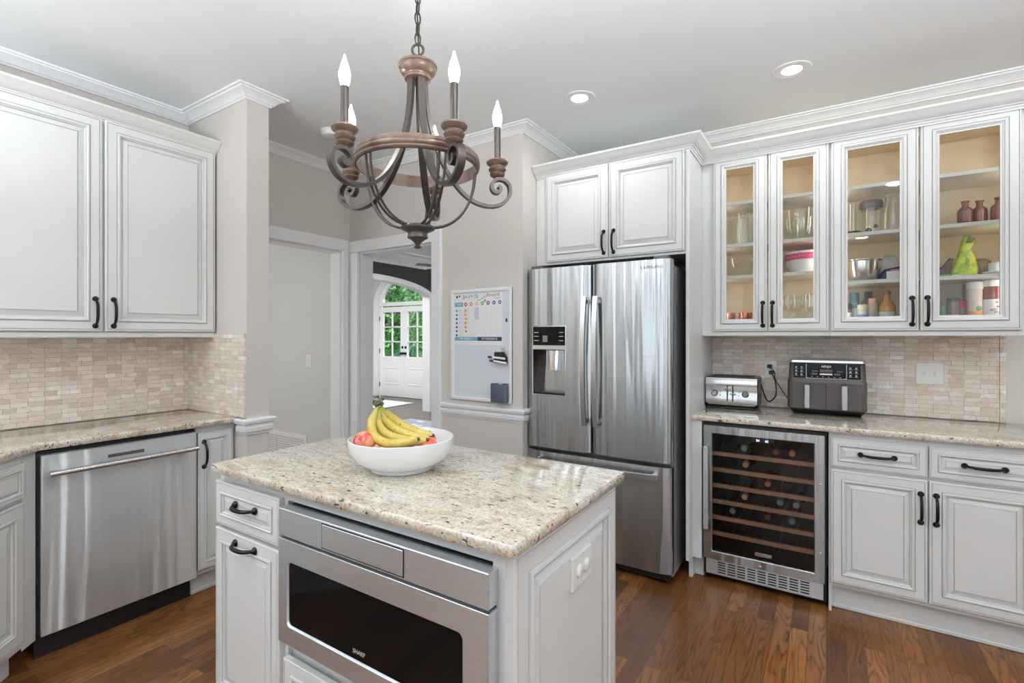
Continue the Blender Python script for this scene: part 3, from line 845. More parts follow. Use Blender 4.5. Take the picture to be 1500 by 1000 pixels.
solo('cabinet_crown_moulding', mb, M['paint'], 'long white crown moulding along the top of the glass-door cabinets', 'moulding', ang=20)

# ---- cabinet over the refrigerator and its side panel
t = thing('upper_cabinet', 'white two-door cabinet over the refrigerator', 'wall cabinet', (-1.602, 2.811, 0), 0)
W = .949
mb = MB(); mb.box(0, W, 0, .62, 1.826, 2.405); part('body', mb, M['paint'], t)
mb = MB(); mb.box(0, W, -.004, .0, 1.808, 2.40, .001); part('face_frame', mb, M['paint'], t)
add_door(t, .078, .500, 1.823, 2.384, .474, 1.915, k=.95); add_door(t, .510, W - .006, 1.823, 2.384, .536, 1.915, k=.95)
mb = MB(); mb.sweep([(W + .021, .285), (W + .021, -.004), (0.001, -.004)], CABCROWN); part('crown_moulding', mb, M['paint'], t, ang=20)
mb = MB(); mb.box(-.652, -.633, 2.800, 3.434, .117, 2.405, .001); mb.box(-.652, -.633, 2.872, 3.434, 0, .117)
solo('side_panel', mb, M['paint'], 'tall white end panel between the refrigerator and the toaster', 'cabinet panel')
mb = MB(); mb.box(-.6325, -.583, 2.872, 3.40, .117, .883); mb.box(-.6325, -.583, 2.935, 3.40, 0, .117); mb.box(-.6325, -.583, 2.928, 2.935, 0, .02, .003)
solo('filler_panel', mb, M['paint'], 'slim white filler panel between the refrigerator and the wine cooler', 'cabinet panel')

# ---- right base cabinet
t = thing('base_cabinet', 'white base cabinet with two drawers over two doors, right of the wine cooler', 'base cabinet', (.010, 2.892, 0), 0)
mb = MB(); mb.box(0, .93, 0, .53, .130, .883); mb.box(0, .012, 0, .53, 0, .13); part('body', mb, M['paint'], t)
mb = MB(); mb.box(.012, .93, .055, .075, 0, .130); mb.box(.012, .93, .049, .055, 0, .018, .004); part('toe_kick', mb, M['paint'], t)
add_door(t, .009, .374, .716, .857, .1915, .787, .128, False, 'drawer', k=.62)
add_door(t, .380, .745, .716, .857, .5625, .787, .128, False, 'drawer', k=.62)
add_door(t, .009, .374, .150, .702, .350, .575, .128, True, k=.92)
add_door(t, .380, .745, .150, .702, .404, .575, .128, True, k=.92)

# ================================================================== WORKTOPS AND BACKSPLASH
def slab(name, poly, z0, z1, label, b=.008):
    """stone top with eased edges: poly counter-clockwise"""
    n = len(poly); rings = []
    def off(d):
        out = []
        for i in range(n):
            a, p, c = Vector(poly[i - 1]), Vector(poly[i]), Vector(poly[(i + 1) % n])
            d1 = (p - a).normalized(); d2 = (c - p).normalized()
            n1 = Vector((-d1.y, d1.x)); n2 = Vector((-d2.y, d2.x)); m = (n1 + n2); m = m / m.dot(n1)
            out.append(p + m * d)
        return out
    for d, z in ((b, z0), (b * .3, z0 + b * .3), (0, z0 + b), (0, z1 - b), (b * .12, z1 - b * .55), (b * .45, z1 - b * .15), (b, z1)):
        rings.append([(p.x, p.y, z) for p in off(d)])
    mb = MB(); mb.loft(rings, True, True, True)
    return solo(name, mb, M['granite'], label, 'countertop', ang=30)
slab('countertop', [(-3.234, -.9), (-2.0, -.9), (-2.0, -.045), (-2.698, .653), (-2.698, 1.457), (-3.234, 1.457)], .884, .914, 'speckled granite countertop above the dishwasher')
slab('countertop', [(-.632, 2.852), (.95, 2.852), (.95, 3.434), (-.632, 3.434)], .884, .914, 'speckled granite countertop carrying the toaster and the air fryer')

def round_rect(x0, x1, y0, y1, r, n=5):
    pts = []
    for cx, cy, a in ((x1 - r, y0 + r, -90), (x1 - r, y1 - r, 0), (x0 + r, y1 - r, 90), (x0 + r, y0 + r, 180)):
        for i in range(n + 1):
            q = R(a + 90 * i / n); pts.append((cx + r * math.cos(q), cy + r * math.sin(q)))
    return pts

t = thing('backsplash', 'travertine mosaic backsplash on the left wall above the dishwasher counter', 'backsplash', (-3.249, .0, 0), 90)
mb = MB(); mb.box(-.9, 1.457, 0, .013, .9145, 1.352); o = part('tile_panel', mb, M['tile'], t); o.location = (0, -.013, 0)
mb = MB(); mb.box(0, .618, -.012, 0, .9145, 1.366)
o = link('tile_panel', make_mesh('tile_panel', mb, M['tile']), t, (1.459, -.012, 0), (0, 0, R(-90)))
t = thing('backsplash', 'travertine mosaic backsplash behind the toaster and the air fryer', 'backsplash', (-.632, 3.437, 0), 0)
mb = MB(); mb.box(0, 1.372, 0, .012, .9145, 1.352); part('tile_panel', mb, M['tile'], t)
mb = MB(); mb.box(1.374, 1.397, -.001, .012, .9145, 1.352); o = part('tile_border', mb, M['tile'], t)

# outlets and switches
t = thing('outlet', 'white electrical outlet with a black plug, behind the toaster', 'outlet', (-.290, 3.436, 1.148), 0)
mb = MB(); mb.box(-.036, .036, -.006, 0, -.057, .057, .003); part('plate', mb, M['plastic'], t)
for z in (-.02, .02):
    mb = MB(); mb.lathe([(.0165, 0), (.0165, .002), (.015, .003), (0, .003)], (0, -.006, z), 20, 'y'); part('socket', mb, M['plastic'], t)
switch('light_switch', 'white double light switch plate on the mosaic backsplash right of the air fryer', 'light switch', (.4675, 3.436, 1.151), 0, .118, .117, [-.023, .023])

# ================================================================== ISLAND
t = thing('kitchen_island', 'white kitchen island with a microwave drawer and a raised-panel end', 'kitchen island', (-1.803, .912, 0), 0)
IW = 1.803 - .575; ID = .62
mb = MB()
mb.box(.004, .394, 0, ID, .105, .882); mb.box(IW - .055, IW - .022, 0, ID, .0, .882); mb.box(.394, IW - .055, ID - .02, ID, .0, .882)
mb.box(.394, IW - .055, 0, ID - .02, .846, .882); mb.box(.394, IW - .055, .0, ID - .02, .395, .430)
mb.box(.394, .402, -.002, .02, .10, .846); mb.box(IW - .055, IW - .022, -.004, 0, .0, .882)
mb.box(.394, IW - .055, .015, .03, .10, .395)
part('body', mb, M['paint'], t)
mb = MB(); mb.box(.03, IW - .055, .06, .075, 0, .105); part('toe_kick', mb, M['paint'], t)
add_door(t, .006, .382, .703, .852, .196, .790, .115, False, 'drawer', k=.68)
add_door(t, .006, .382, .118, .690, .196, .662, .115, False, 'door', k=.80)
add_door(t, .404, IW - .06, .118, .372, None, name='drawer', k=.8)
# end panel facing the range side (+x)
mb = MB(); mb.panel_door(0, ID - .004, .0, .872, -.022, .022, 1.25)
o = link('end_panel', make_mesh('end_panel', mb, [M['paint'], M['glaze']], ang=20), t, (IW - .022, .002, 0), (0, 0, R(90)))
mb = MB(); mb.box(.0, ID, -.003, 0, .872, .8835); o = link('top_rail', make_mesh('top_rail', mb, M['paint']), t, (IW - .003, .0, 0), (0, 0, R(90)))
t = thing('outlet', 'white round-socket outlet on the raised-panel end of the island', 'outlet', (-.5735, 1.252, .715), 90)
mb = MB(); mb.box(-.063, .063, -.006, .006, -.045, .045, .003); part('plate', mb, M['plastic'], t)
for x in (-.022, .022):
    mb = MB(); mb.lathe([(.018, 0), (.018, .003), (.015, .006), (.009, .008), (0, .008)], (x, -.006, 0), 20, 'y'); part('socket', mb, M['plastic'], t)
for dz in (0,):
    ct = round_rect(-1.790, -.547, .866, 1.545, .018)
    slab('countertop', ct, .884, .916, 'speckled granite top of the kitchen island carrying the fruit bowl', .010)

# microwave drawer
t = thing('microwave_drawer', 'stainless steel microwave drawer built into the island front', 'microwave', (-1.392, .872, 0), 0)
MWd = .775
mb = MB(); mb.box(.005, MWd - .005, .042, .50, .44, .838); part('housing', mb, M['steel_dark'], t)
mb = MB(); mb.box(0, MWd, 0, .040, .757, .838, .002); 
p_ = part('control_panel', mb, M['steel_flat'], t, uv=True)
mb = MB(); mb.box(.210, .520, -.003, .0, .766, .830, .001); part('flip_panel', mb, M['steel_flat'], p_, uv=True)
mb = MB(); mb.box(.207, .523, -.001, .0002, .763, .833); part('panel_gap', mb, M['black'], p_)
# drawer front with a window
mb = MB()
x0, x1, z0, z1 = 0, MWd, .438, .749; a0, a1, b0, b1 = .046, MWd - .075, .497, .682
r_ = .012
def rr(x0, x1, z0, z1, r, y, n=4): return [(p[0], y, p[1]) for p in round_rect(x0, x1, z0, z1, r, n)]
mb.loft([rr(x0, x1, z0, z1, .001, .040), rr(x0, x1, z0, z1, .001, .001), rr(x0 + .001, x1 - .001, z0 + .001, z1 - .001, .001, 0), rr(a0 - .004, a1 + .004, b0 - .004, b1 + .004, r_ + .004, 0), rr(a0, a1, b0, b1, r_, .006), rr(a0, a1, b0, b1, r_, .04)], True, False, False)
d_ = part('drawer_front', mb, M['steel_flat'], t, uv=True)
mb = MB(); k = mb.addv(rr(a0, a1, b0, b1, r_, .0055)); mb.face(list(range(k, k + 20))); part('window', mb, M['mw_glass'], d_)
mb = MB(); mb.box(.004, MWd - .004, .010, .04, .749, .757); part('gap', mb, M['black'], t)
text_part('lettering', 'SHARP', .016, col('print_grey', 190, 190, 190), d_, (a0 + (a1 - a0) * .47, .005, .518))

# ================================================================== DISHWASHER
t = thing('dishwasher', 'stainless steel dishwasher with a bar handle under the left counter', 'dishwasher', (-2.722, .654, 0), 90)
DWW = .609
mb = MB(); mb.box(.004, DWW - .002, .03, .50, .115, .872); part('tub', mb, M['black'], t)
mb = MB(); mb.box(.006, DWW - .006, .07, .085, 0, .135); mb.lathe([(.004, 0), (.004, .002), (0, .003)], (DWW - .05, .07, .09), 10, 'y'); part('toe_panel', mb, M['black'], t)
mb = MB(); mb.box(.010, DWW - .003, .0, .030, .112, .859, .003); dd = part('door', mb, M['steel_soft'], t, uv=True)
mb = MB(); n_ = 12
mb.tube([(.026, -.047, .786), (DWW - .018, -.047, .786)], .0125, 16)
for x in (.06, DWW - .055): mb.box(x - .012, x + .012, -.045, .0, .779, .793, .002)
part('handle', mb, M['steel_bar'], dd)
mb = MB(); mb.box(.235, .375, -.0015, .0, .805, .820, .0005); part('badge_strip', mb, M['steel_dark'], dd)

# ================================================================== REFRIGERATOR
FX, FY = -1.598, 2.672
t = thing('refrigerator', 'stainless steel french-door refrigerator with a water dispenser', 'refrigerator', (FX, FY, 0), 0)
FW = .899
mb = MB(); mb.box(.008, FW - .008, .075, .70, .03, 1.745, .004); part('cabinet', mb, M['fridge_side'], t)
def bow(x, x0, x1):
    s = (x - (x0 + x1) / 2) / ((x1 - x0) / 2)
    return .004 * s * s + .022 * abs(s) ** 14
def curved_panel(mb, x0, x1, z0, z1, c0, c1, nx=16, depth=.07, n_sides=True):
    """bowed sheet from x0..x1 of a door that spans c0..c1"""
    xs = [x0 + (x1 - x0) * i / nx for i in range(nx + 1)]
    for a, b in zip(xs[:-1], xs[1:]):
        mb.quad((a, bow(a, c0, c1), z0), (b, bow(b, c0, c1), z0), (b, bow(b, c0, c1), z1), (a, bow(a, c0, c1), z1))
def fridge_door(name, x0, x1, z0, z1, hole=None):
    mb = MB()
    if hole:
        h0, h1, k0, k1 = hole
        for (a, b, nx) in ((x0, h0, 20), (h0, h1, 10), (h1, x1, 20)):
            for (c, d) in ((z0, k0), (k0, k1), (k1, z1)):
                if (a, c) == (h0, k0): continue
                curved_panel(mb, a, b, c, d, x0, x1, nx)
    else: curved_panel(mb, x0, x1, z0, z1, x0, x1, 40)
    d = .070
    for x in (x0, x1): mb.quad((x, bow(x, x0, x1), z0), (x, d, z0), (x, d, z1), (x, bow(x, x0, x1), z1))
    xs = [x0 + (x1 - x0) * i / 40 for i in range(41)]
    for z in (z0, z1):
        k = mb.addv([(x, bow(x, x0, x1), z) for x in xs] + [(x1, d, z), (x0, d, z)]); mb.face(list(range(k, k + 43)))
    mb.quad((x0, d, z0), (x1, d, z0), (x1, d, z1), (x0, d, z1))
    return part(name, mb, M['steel'], t, uv=True, ang=50)
hole = (.042, .276, .985, 1.415)
dl = fridge_door('door', .002, .430, .665, 1.770, hole)
dr = fridge_door('door', .438, FW - .002, .665, 1.770)
fz = fridge_door('freezer_drawer', .002, FW - .002, .065, .640)
mb = MB(); mb.box(.02, FW - .02, .03, .09, .025, .07); part('kick_grille', mb, M['black'], t)
for x in (.05, FW - .05):
    mb = MB(); mb.cyl((x, .10, 0), .02, .03, 14); part('foot', mb, M['black'], t)
# hinge caps
for x in (.02, FW - .10):
    mb = MB(); mb.box(x, x + .08, .025, .20, 1.7705, 1.79, .004); part('hinge_cover', mb, M['steel_dark'], t)
def bar_handle(root, pts, w):
    mb = MB(); mb.tube(pts, .0, 4, w=w, up=(1, 0, 0)); return mb
for dd_, x in ((dl, .408), (dr, .478)):
    mb = MB(); pts = []
    for i in range(17):
        u = -1 + i / 8; pts.append((x, -.026 - .030 * (1 - u * u), 1.205 + u * .375))
    mb.tube(pts, 0, 4, w=(.0135, .008), up=(1, 0, 0))
    for u in (-.93, .93): mb.box(x - .010, x + .010, -.030, .006, 1.205 + u * .375 - .012, 1.205 + u * .375 + .012, .002)
    part('handle', mb, M['steel_bar'], dd_)
mb = MB(); pts = []
for i in range(21):
    u = -1 + i / 10; pts.append((FW / 2 + u * .385, -.030 - .022 * (1 - u ** 4), .592))
mb.tube(pts, 0, 4, w=(.0135, .008), up=(0, 0, 1))
for u in (-.95, .95): mb.box(FW / 2 + u * .385 - .014, FW / 2 + u * .385 + .014, -.032, .004, .580, .604, .002)
part('handle', mb, M['steel_bar'], fz)
# dispenser: control display, sill, cavity, paddle
h0, h1, k0, k1 = hole
yb = bow(h0, .002, .430)
mb = MB(); mb.rect_rings(h0, h1, k0, k1, [(0, 0), (.003, -.001), (.006, 0), (.006, .07)], yb - .001, False); disp = part('dispenser', mb, M['steel_bar'], dl)
mb = MB(); mb.box(h0 + .004, h1 - .004, yb + .0005, yb + .06, 1.296, k1 - .004); part('display', mb, M['mw_glass'], disp)
mb = MB(); mb.box(h0 + .004, h1 - .004, yb + .0, yb + .05, 1.268, 1.296, .002); part('sill', mb, M['steel_bar'], disp)
mb = MB()
cz0, cz1, dp = k0 + .006, 1.268, .095
A0, A1 = h0 + .006, h1 - .006
B0 = A0 + .052
mb.quad((A0, yb, cz0), (B0, yb + dp, cz0 + .015), (B0 + .03, yb + dp, cz1), (A0, yb, cz1))
mb.quad((B0, yb + dp, cz0 + .015), (A1, yb + dp, cz0 + .015), (A1, yb + dp, cz1), (B0 + .03, yb + dp, cz1))
mb.quad((A1, yb, cz0), (A1, yb + dp, cz0 + .015), (A1, yb + dp, cz1), (A1, yb, cz1))
mb.quad((A0, yb, cz0), (A1, yb, cz0), (A1, yb + dp, cz0 + .015), (B0, yb + dp, cz0 + .015))
mb.quad((A0, yb, cz1), (A1, yb, cz1), (A1, yb + dp, cz1), (B0, yb + dp, cz1))
part('cavity', mb, M['charcoal'], disp)
mb = MB(); mb.box(A0, A1, yb + .002, yb + .03, cz0, cz0 + .014, .002); part('drip_tray', mb, M['black'], disp)
mb = MB(); mb.loft([[(x, yb + y, z) for x, y in ((.158 - w, .03), (.17, .022), (.182 + w, .03), (.182 + w, .07), (.158 - w, .07))] for z, w in ((1.262, .024), (1.20, .022), (1.14, .018))], True, True, True); part('paddle', mb, M['chrome'], disp)
mb = MB(); mb.tube([(B0 + .030, yb + dp - .004, cz1), (B0 + .024, yb + dp - .006, cz0 + .13), (B0, yb + dp - .006, cz0 + .018)], .005, 8); part('cavity_edge', mb, M['steel_bar'], disp)
PG = col('print_grey', 190, 190, 190)
mb = MB()
for x, z in ((.056, 1.372), (.056, 1.348), (.056, 1.322), (.228, 1.372), (.228, 1.348), (.228, 1.322)): mb.box(x, x + .030, yb - .0004, yb + .001, z, z + .004)
part('icons', mb, PG, disp)
mb = MB(); mb.box(.116, .150, yb - .0006, yb + .001, 1.315, 1.355); part('readout', mb, col('display_grey', 120, 124, 130, .2), disp)
text_part('lettering', 'SAMSUNG', .024, M['steel_dark'], dr, (.795, bow(.795, .438, FW - .002) - .0007, 1.727), sx=1.15)

# ================================================================== WINE COOLER
t = thing('wine_cooler', 'stainless steel framed wine cooler with wooden slat shelves under the right counter', 'wine cooler', (-.580, 2.872, 0), 0)
WW = .584
mb = MB()
mb.box(.002, .02, .032, .52, .03, .872); mb.box(WW - .02, WW - .002, .032, .52, .03, .872); mb.box(.02, WW - .02, .50, .52, .03, .872); mb.box(.02, WW - .02, .032, .50, .852, .872); mb.box(.02, WW - .02, .032, .50, .03, .14)
part('cabinet', mb, M['black'], t)
mb = MB(); fr = .045
mb.rect_rings(.006, WW - .010, .130, .862, [(fr, .030), (0, .030), (0, .002), (.002, 0), (fr - .004, .0), (fr, .004), (fr, .030)], -.002, False)
wd = part('door', mb, M['steel'], t, uv=True)
g = MB(); g.quad((.045, .006, .17), (WW - .05, .006, .17), (WW - .05, .006, .82), (.045, .006, .82)); part('glass_pane', g, M['darkglass'], wd)
mb = MB(); mb.box(.013, .037, -.046, -.032, .30, .752, .003); mb.box(.018, .032, -.034, -.002, .70, .715); mb.box(.018, .032, -.034, -.002, .34, .355); part('handle', mb, M['steel_flat'], wd, uv=True)
for z in (.62, .28):
    mb = MB(); mb.lathe([(.005, 0), (.005, .001), (0, .003)], (WW - .028, -.002, z), 10, 'y'); part('screw_cap', mb, M['chrome'], wd)
SH = [.700, .611, .523, .4345, .346, .257]
for z in SH:
    mb = MB(); mb.box(.046, WW - .050, .045, .063, z - .011, z + .011, .002)
    s_ = part('shelf', mb, M['shelfwood'], t)
    r_m = MB()
    for i in range(7): r_m.tube([(.06 + i * .078, .065, z - .004), (.06 + i * .078, .48, z - .004)], .003, 6)
    part('wires', r_m, M['steel_dark'], s_)
mb = MB(); mb.box(.016, WW - .016, .020, .032, .04, .125, .001); gr = part('grille', mb, M['steel_flat'], t, uv=True)
mb = MB()
for c in range(9):
    for r_i in range(5): mb.box(.078 + c * .049, .078 + c * .049 + .038, .0185, .022, .053 + r_i * .0135, .053 + r_i * .0135 + .006)
part('vent_slots', mb, M['black'], gr)
mb = MB(); mb.lathe([(.008, 0), (.008, .003), (.004, .004), (0, .004)], (WW / 2 - .005, -.002, .143), 14, 'y'); part('lock', mb, M['chrome'], wd)
mb = MB(); mb.box(.262, .340, .0042, .0058, .196, .214, .0005); part('name_plate', mb, M['steel_bar'], wd)
DIG = emit('lit_blue_digits', (.45, .55, 1, 1), 6)
text_part('digits', '54', .016, DIG, wd, (.276, .008, .802)); text_part('digits', '62', .016, DIG, wd, (.318, .008, .802))
mb = MB(); mb.box(.245, .35, .02, .04, .79, .815); part('control_strip', mb, M['black'], t)
WB = [(-.379, .737), (-.225, .735), (-.150, .734), (-.372, .657), (-.264, .570), (-.376, .471), (-.206, .469), (-.132, .469), (-.264, .382), (-.437, .381), (-.150, .387)]
wb_lab = ['first from the left on the top shelf', 'second from the left on the top shelf', 'rightmost on the top shelf', 'alone on the second shelf down', 'alone on the third shelf down', 'leftmost on the fourth shelf down', 'middle one on the fourth shelf down', 'rightmost on the fourth shelf down', 'middle one on the fifth shelf down', 'leftmost on the fifth shelf down', 'rightmost on the fifth shelf down']
CAPS = [col('foil_green', 150, 168, 120), col('foil_red', 150, 74, 66), col('foil_copper', 196, 112, 84), col('foil_tan', 206, 160, 112), col('foil_copper', 196, 112, 84), col('foil_tan', 206, 160, 112), col('foil_grey', 150, 156, 160), col('foil_grey', 150, 156, 160), col('foil_red', 150, 74, 66), col('foil_grey', 150, 156, 160), col('foil_grey', 150, 156, 160)]
BG = col('bottle_green_glass', 22, 30, 22, .12)
nb = [0, 0, 0, 1, 2, 3, 3, 3, 4, 4, 4]
for (x, z), lb, cp, si in zip(WB, wb_lab, CAPS, nb):
    zz = SH[si] + .038
    b = thing('wine_bottle', 'wine bottle lying in the cooler, ' + lb, 'wine bottle', (x, 2.94, zz), 0, 'wine bottles lying in the cooler')
    mb = MB(); mb.lathe([(.0145, -.0), (.0145, -.07), (.0145, -.08), (.030, -.115), (.037, -.135), (.037, -.30), (.034, -.305), (0, -.30)], (0, .012, 0), 20, 'y'); part('bottle', mb, BG, b)
    mb = MB(); mb.lathe([(.0155, -.055), (.0155, -.002), (.0135, 0), (0, 0)], (0, .010, 0), 20, 'y'); part('foil', mb, cp, b)
# ================================================================== CEILING FIXTURES
for i, (cx, cy) in enumerate(CANS[:2]):
    t = thing('recessed_light', ['round recessed ceiling light nearer the refrigerator cabinet', 'round recessed ceiling light in front of the glass-door cabinets'][i], 'ceiling light', (cx, cy, CZ), 0, 'recessed ceiling lights')
    mb = MB(); mb.lathe([(.046, -.0022), (.050, -.0015), (.064, -.0045), (.070, -.0055), (.084, -.0045), (.089, 0)], (0, 0, 0), 40, capb=False, capt=False); part('trim_ring', mb, M['trim'], t)
    mb = MB(); mb.lathe([(0, -.002), (.046, -.002)], (0, 0, 0), 40, capb=False, capt=False); part('lens', mb, M['can'], t, 'lit lens')
    # the can's own light
t = thing('smoke_detector', 'white round smoke detector on the ceiling above the left cased opening', 'smoke detector', (-2.70, 2.06, CZ), 0)
mb = MB(); mb.lathe([(.068, 0), (.068, -.012), (.062, -.022), (.056, -.034), (.03, -.038), (0, -.038)], (0, 0, 0), 32); part('cover', mb, M['plastic'], t)
mb = MB(); mb.lathe([(.072, 0), (.072, -.008), (.068, -.009)], (0, 0, 0), 32); part('base', mb, M['plastic'], t)

# ================================================================== CHANDELIER
CX, CY = -1.154, 1.221
t = thing('chandelier', 'five-arm candle chandelier of dark iron and wood-toned ring hanging over the island', 'chandelier', (CX, CY, 0), 32.545)
mb = MB(); mb.lathe([(0, 2.2891), (.012, 2.2860), (.02, 2.2705), (.050, 2.2655), (.058, 2.2630), (.0645, 2.2581), (.0645, 2.2531), (.060, 2.2494), (.0615, 2.2457), (.060, 2.2382), (.052, 2.2283), (.043, 2.2234), (.0415, 2.2196), (.044, 2.2159), (.043, 2.2097), (.038, 2.2066), (0, 2.2060)], (0, 0, 0), 32, capb=False); part('hub', mb, M['ironwood'], t)
def torus_pts(c, r, n, u, v):
    return [(c[0] + r * (math.cos(2 * PI * i / n) * u[0] + math.sin(2 * PI * i / n) * v[0]), c[1] + r * (math.cos(2 * PI * i / n) * u[1] + math.sin(2 * PI * i / n) * v[1]), c[2] + r * (math.cos(2 * PI * i / n) * u[2] + math.sin(2 * PI * i / n) * v[2])) for i in range(n)]
mb = MB(); mb.tube(torus_pts((0, 0, 2.311), .019, 20, (1, 0, 0), (0, 0, 1)), .0042, 8, closed=True); part('loop', mb, M['iron'], t)
def link_pts(z, h, w, horiz):
    pts = []
    for i in range(20):
        a = 2 * PI * i / 20; x = w * math.cos(a); zz = z + h * math.sin(a)
        pts.append((x * .8, x * .6, zz) if horiz else (-x * .6, x * .8, zz))
    return pts
z = 2.347; i = 0
while z < CZ - .03:
    mb = MB(); mb.tube(link_pts(z, .021, .0095, i % 2 == 0), .0028, 6, closed=True); part('chain_link', mb, M['iron'], t); z += .0345; i += 1
mb = MB(); mb.lathe([(.006, 2.63), (.012, 2.640), (.05, 2.652), (.062, 2.664), (.064, CZ), (0, CZ)], (0, 0, 0), 28); part('canopy', mb, M['iron'], t)
mb = MB(); mb.tube([(.004, .002, 2.29), (-.003, .004, 2.45), (.004, -.003, 2.55), (0, 0, 2.64)], .0022, 6); part('cord', mb, M['black'], t)
# ring
mb = MB()
prof = [(.196, 1.951), (.199, 1.954), (.203, 1.952), (.206, 1.944), (.205, 1.937), (.2085, 1.932), (.2085, 1.926), (.205, 1.921), (.206, 1.915), (.202, 1.910), (.196, 1.909)]
mb.loft([[(r * math.cos(2 * PI * j / 72), r * math.sin(2 * PI * j / 72), zz) for j in range(72)] for r, zz in prof + [prof[0]]], True); part('ring', mb, M['ironwood'], t)
# five arms with scroll, cup, candle, bulb
def arm_pts():
    P = [(.028, 2.212), (.029, 2.165), (.034, 2.11), (.046, 2.045), (.068, 1.975), (.102, 1.905), (.142, 1.852), (.186, 1.818), (.228, 1.805), (.268, 1.806), (.300, 1.822), (.318, 1.850), (.316, 1.880), (.297, 1.898), (.274, 1.899), (.257, 1.886), (.254, 1.866), (.265, 1.853), (.280, 1.856), (.285, 1.868), (.276, 1.876)]
    out = []
    n = len(P)
    for i in range(n - 1):
        p0, p1, p2, p3 = P[max(i - 1, 0)], P[i], P[i + 1], P[min(i + 2, n - 1)]
        for k in range(5):
            u = k / 5
            out.append(tuple(.5 * ((2 * p1[q]) + (-p0[q] + p2[q]) * u + (2 * p0[q] - 5 * p1[q] + 4 * p2[q] - p3[q]) * u * u + (-p0[q] + 3 * p1[q] - 3 * p2[q] + p3[q]) * u ** 3) for q in (0, 1)))
    out.append(P[-1]); return out
AP = arm_pts()
for i in range(5):
    a = R(-129 + 72 * i); c, s_ = math.cos(a), math.sin(a)
    mb = MB(); mb.tube([(r * c, r * s_, zz) for r, zz in AP], 0, 4, w=(.0120, .0055), up=(-s_, c, 0)); arm = part('arm', mb, M['iron'], t)
    bx, by = .274 * c, .274 * s_
    mb = MB(); mb.lathe([(.012, 1.896), (.013, 1.905), (.024, 1.911), (.027, 1.917), (.023, 1.922), (.029, 1.928), (.031, 1.934), (.026, 1.939), (.027, 1.944), (.037, 1.953), (.039, 1.959), (.036, 1.964), (.012, 1.965)], (bx, by, 0), 28); part('cup', mb, M['ironwood'], arm)
    mb = MB(); mb.lathe([(.0115, 1.964), (.0115, 2.082), (.009, 2.083)], (bx, by, 0), 16); part('candle_sleeve', mb, M['iron'], arm)
    mb = MB(); mb.lathe([(.010, 2.082), (.013, 2.090), (.0165, 2.108), (.0165, 2.120), (.012, 2.140), (.006, 2.158), (.002, 2.174), (0, 2.176)], (bx, by, 0), 16); part('bulb', mb, M['bulb'], arm, 'lit flame-shaped bulb')
    d = light('bulb_light', 'POINT', (bx, by, 2.125), (0, 0, 0), 17.0, .016, color=BAL(1, .98, .95)); d.parent = t
    # double ribs from the ring down to the dish
    for o in (-.011, .011):
        pts = []
        for k in range(13):
            u = k / 12 * PI / 2
            rr_ = .032 + .162 * math.cos(u) ** .85; zz = 1.914 - .196 * math.sin(u)
            q = o * (1 - .35 * k / 12)
            pts.append((rr_ * c - q * s_, rr_ * s_ + q * c, zz))
        mb = MB(); mb.tube(pts, .0042, 6); part('rib', mb, M['iron'], t)
mb = MB(); mb.lathe([(0, 1.722), (.035, 1.724), (.052, 1.721), (.057, 1.716), (.057, 1.711), (.048, 1.706), (.038, 1.702), (.033, 1.698), (.032, 1.690), (.034, 1.685), (.0335, 1.681), (.026, 1.677), (.014, 1.668), (.008, 1.660), (.007, 1.656), (.013, 1.652), (.012, 1.648), (.004, 1.646), (0, 1.645)], (0, 0, 0), 32); part('finial_dish', mb, M['iron'], t)

# ================================================================== FRUIT BOWL
BX, BY, BZ = -1.186, 1.179, .9165
mb = MB(); mb.lathe([(0, .010), (.07, .010), (.115, .022), (.148, .047), (.162, .078), (.165, .101), (.168, .105), (.171, .103), (.171, .090), (.167, .068), (.152, .040), (.125, .020), (.104, .012), (.101, .002), (.097, 0), (.06, .001), (0, .003)], (0, 0, 0), 64)
solo('fruit_bowl', mb, M['ceramic'], 'round white ceramic fruit bowl standing on the island top', 'bowl', (BX, BY, BZ))
def cam(dr, df): return (BX + dr * .843 - df * .538, BY + dr * .538 + df * .843)
def apple_mat(name, c0, c1, c2):
    n = NT(name); f = n.noise(n.coords((1, 1, .6)), 34, 5, .65); n.link(n.ramp(f, [(.3, srgb(*c0)), (.5, srgb(*c1)), (.68, srgb(*c2))]), n.bsdf.inputs['Base Color']); n.bsdf.inputs['Roughness'].default_value = .3; n.bsdf.inputs['Coat Weight'].default_value = .3
    return n.mat
AM = apple_mat('apple_red_skin', (170, 44, 46), (200, 80, 70), (222, 176, 110))
AM2 = apple_mat('apple_red_skin_bright', (206, 52, 44), (220, 84, 66), (232, 140, 96))
PM = apple_mat('peach_skin', (226, 130, 96), (232, 156, 116), (238, 186, 140))
GM = apple_mat('lime_skin', (150, 176, 70), (170, 192, 84), (186, 204, 104))
OM = apple_mat('white_onion_skin', (226, 220, 212), (236, 232, 226), (240, 238, 234))
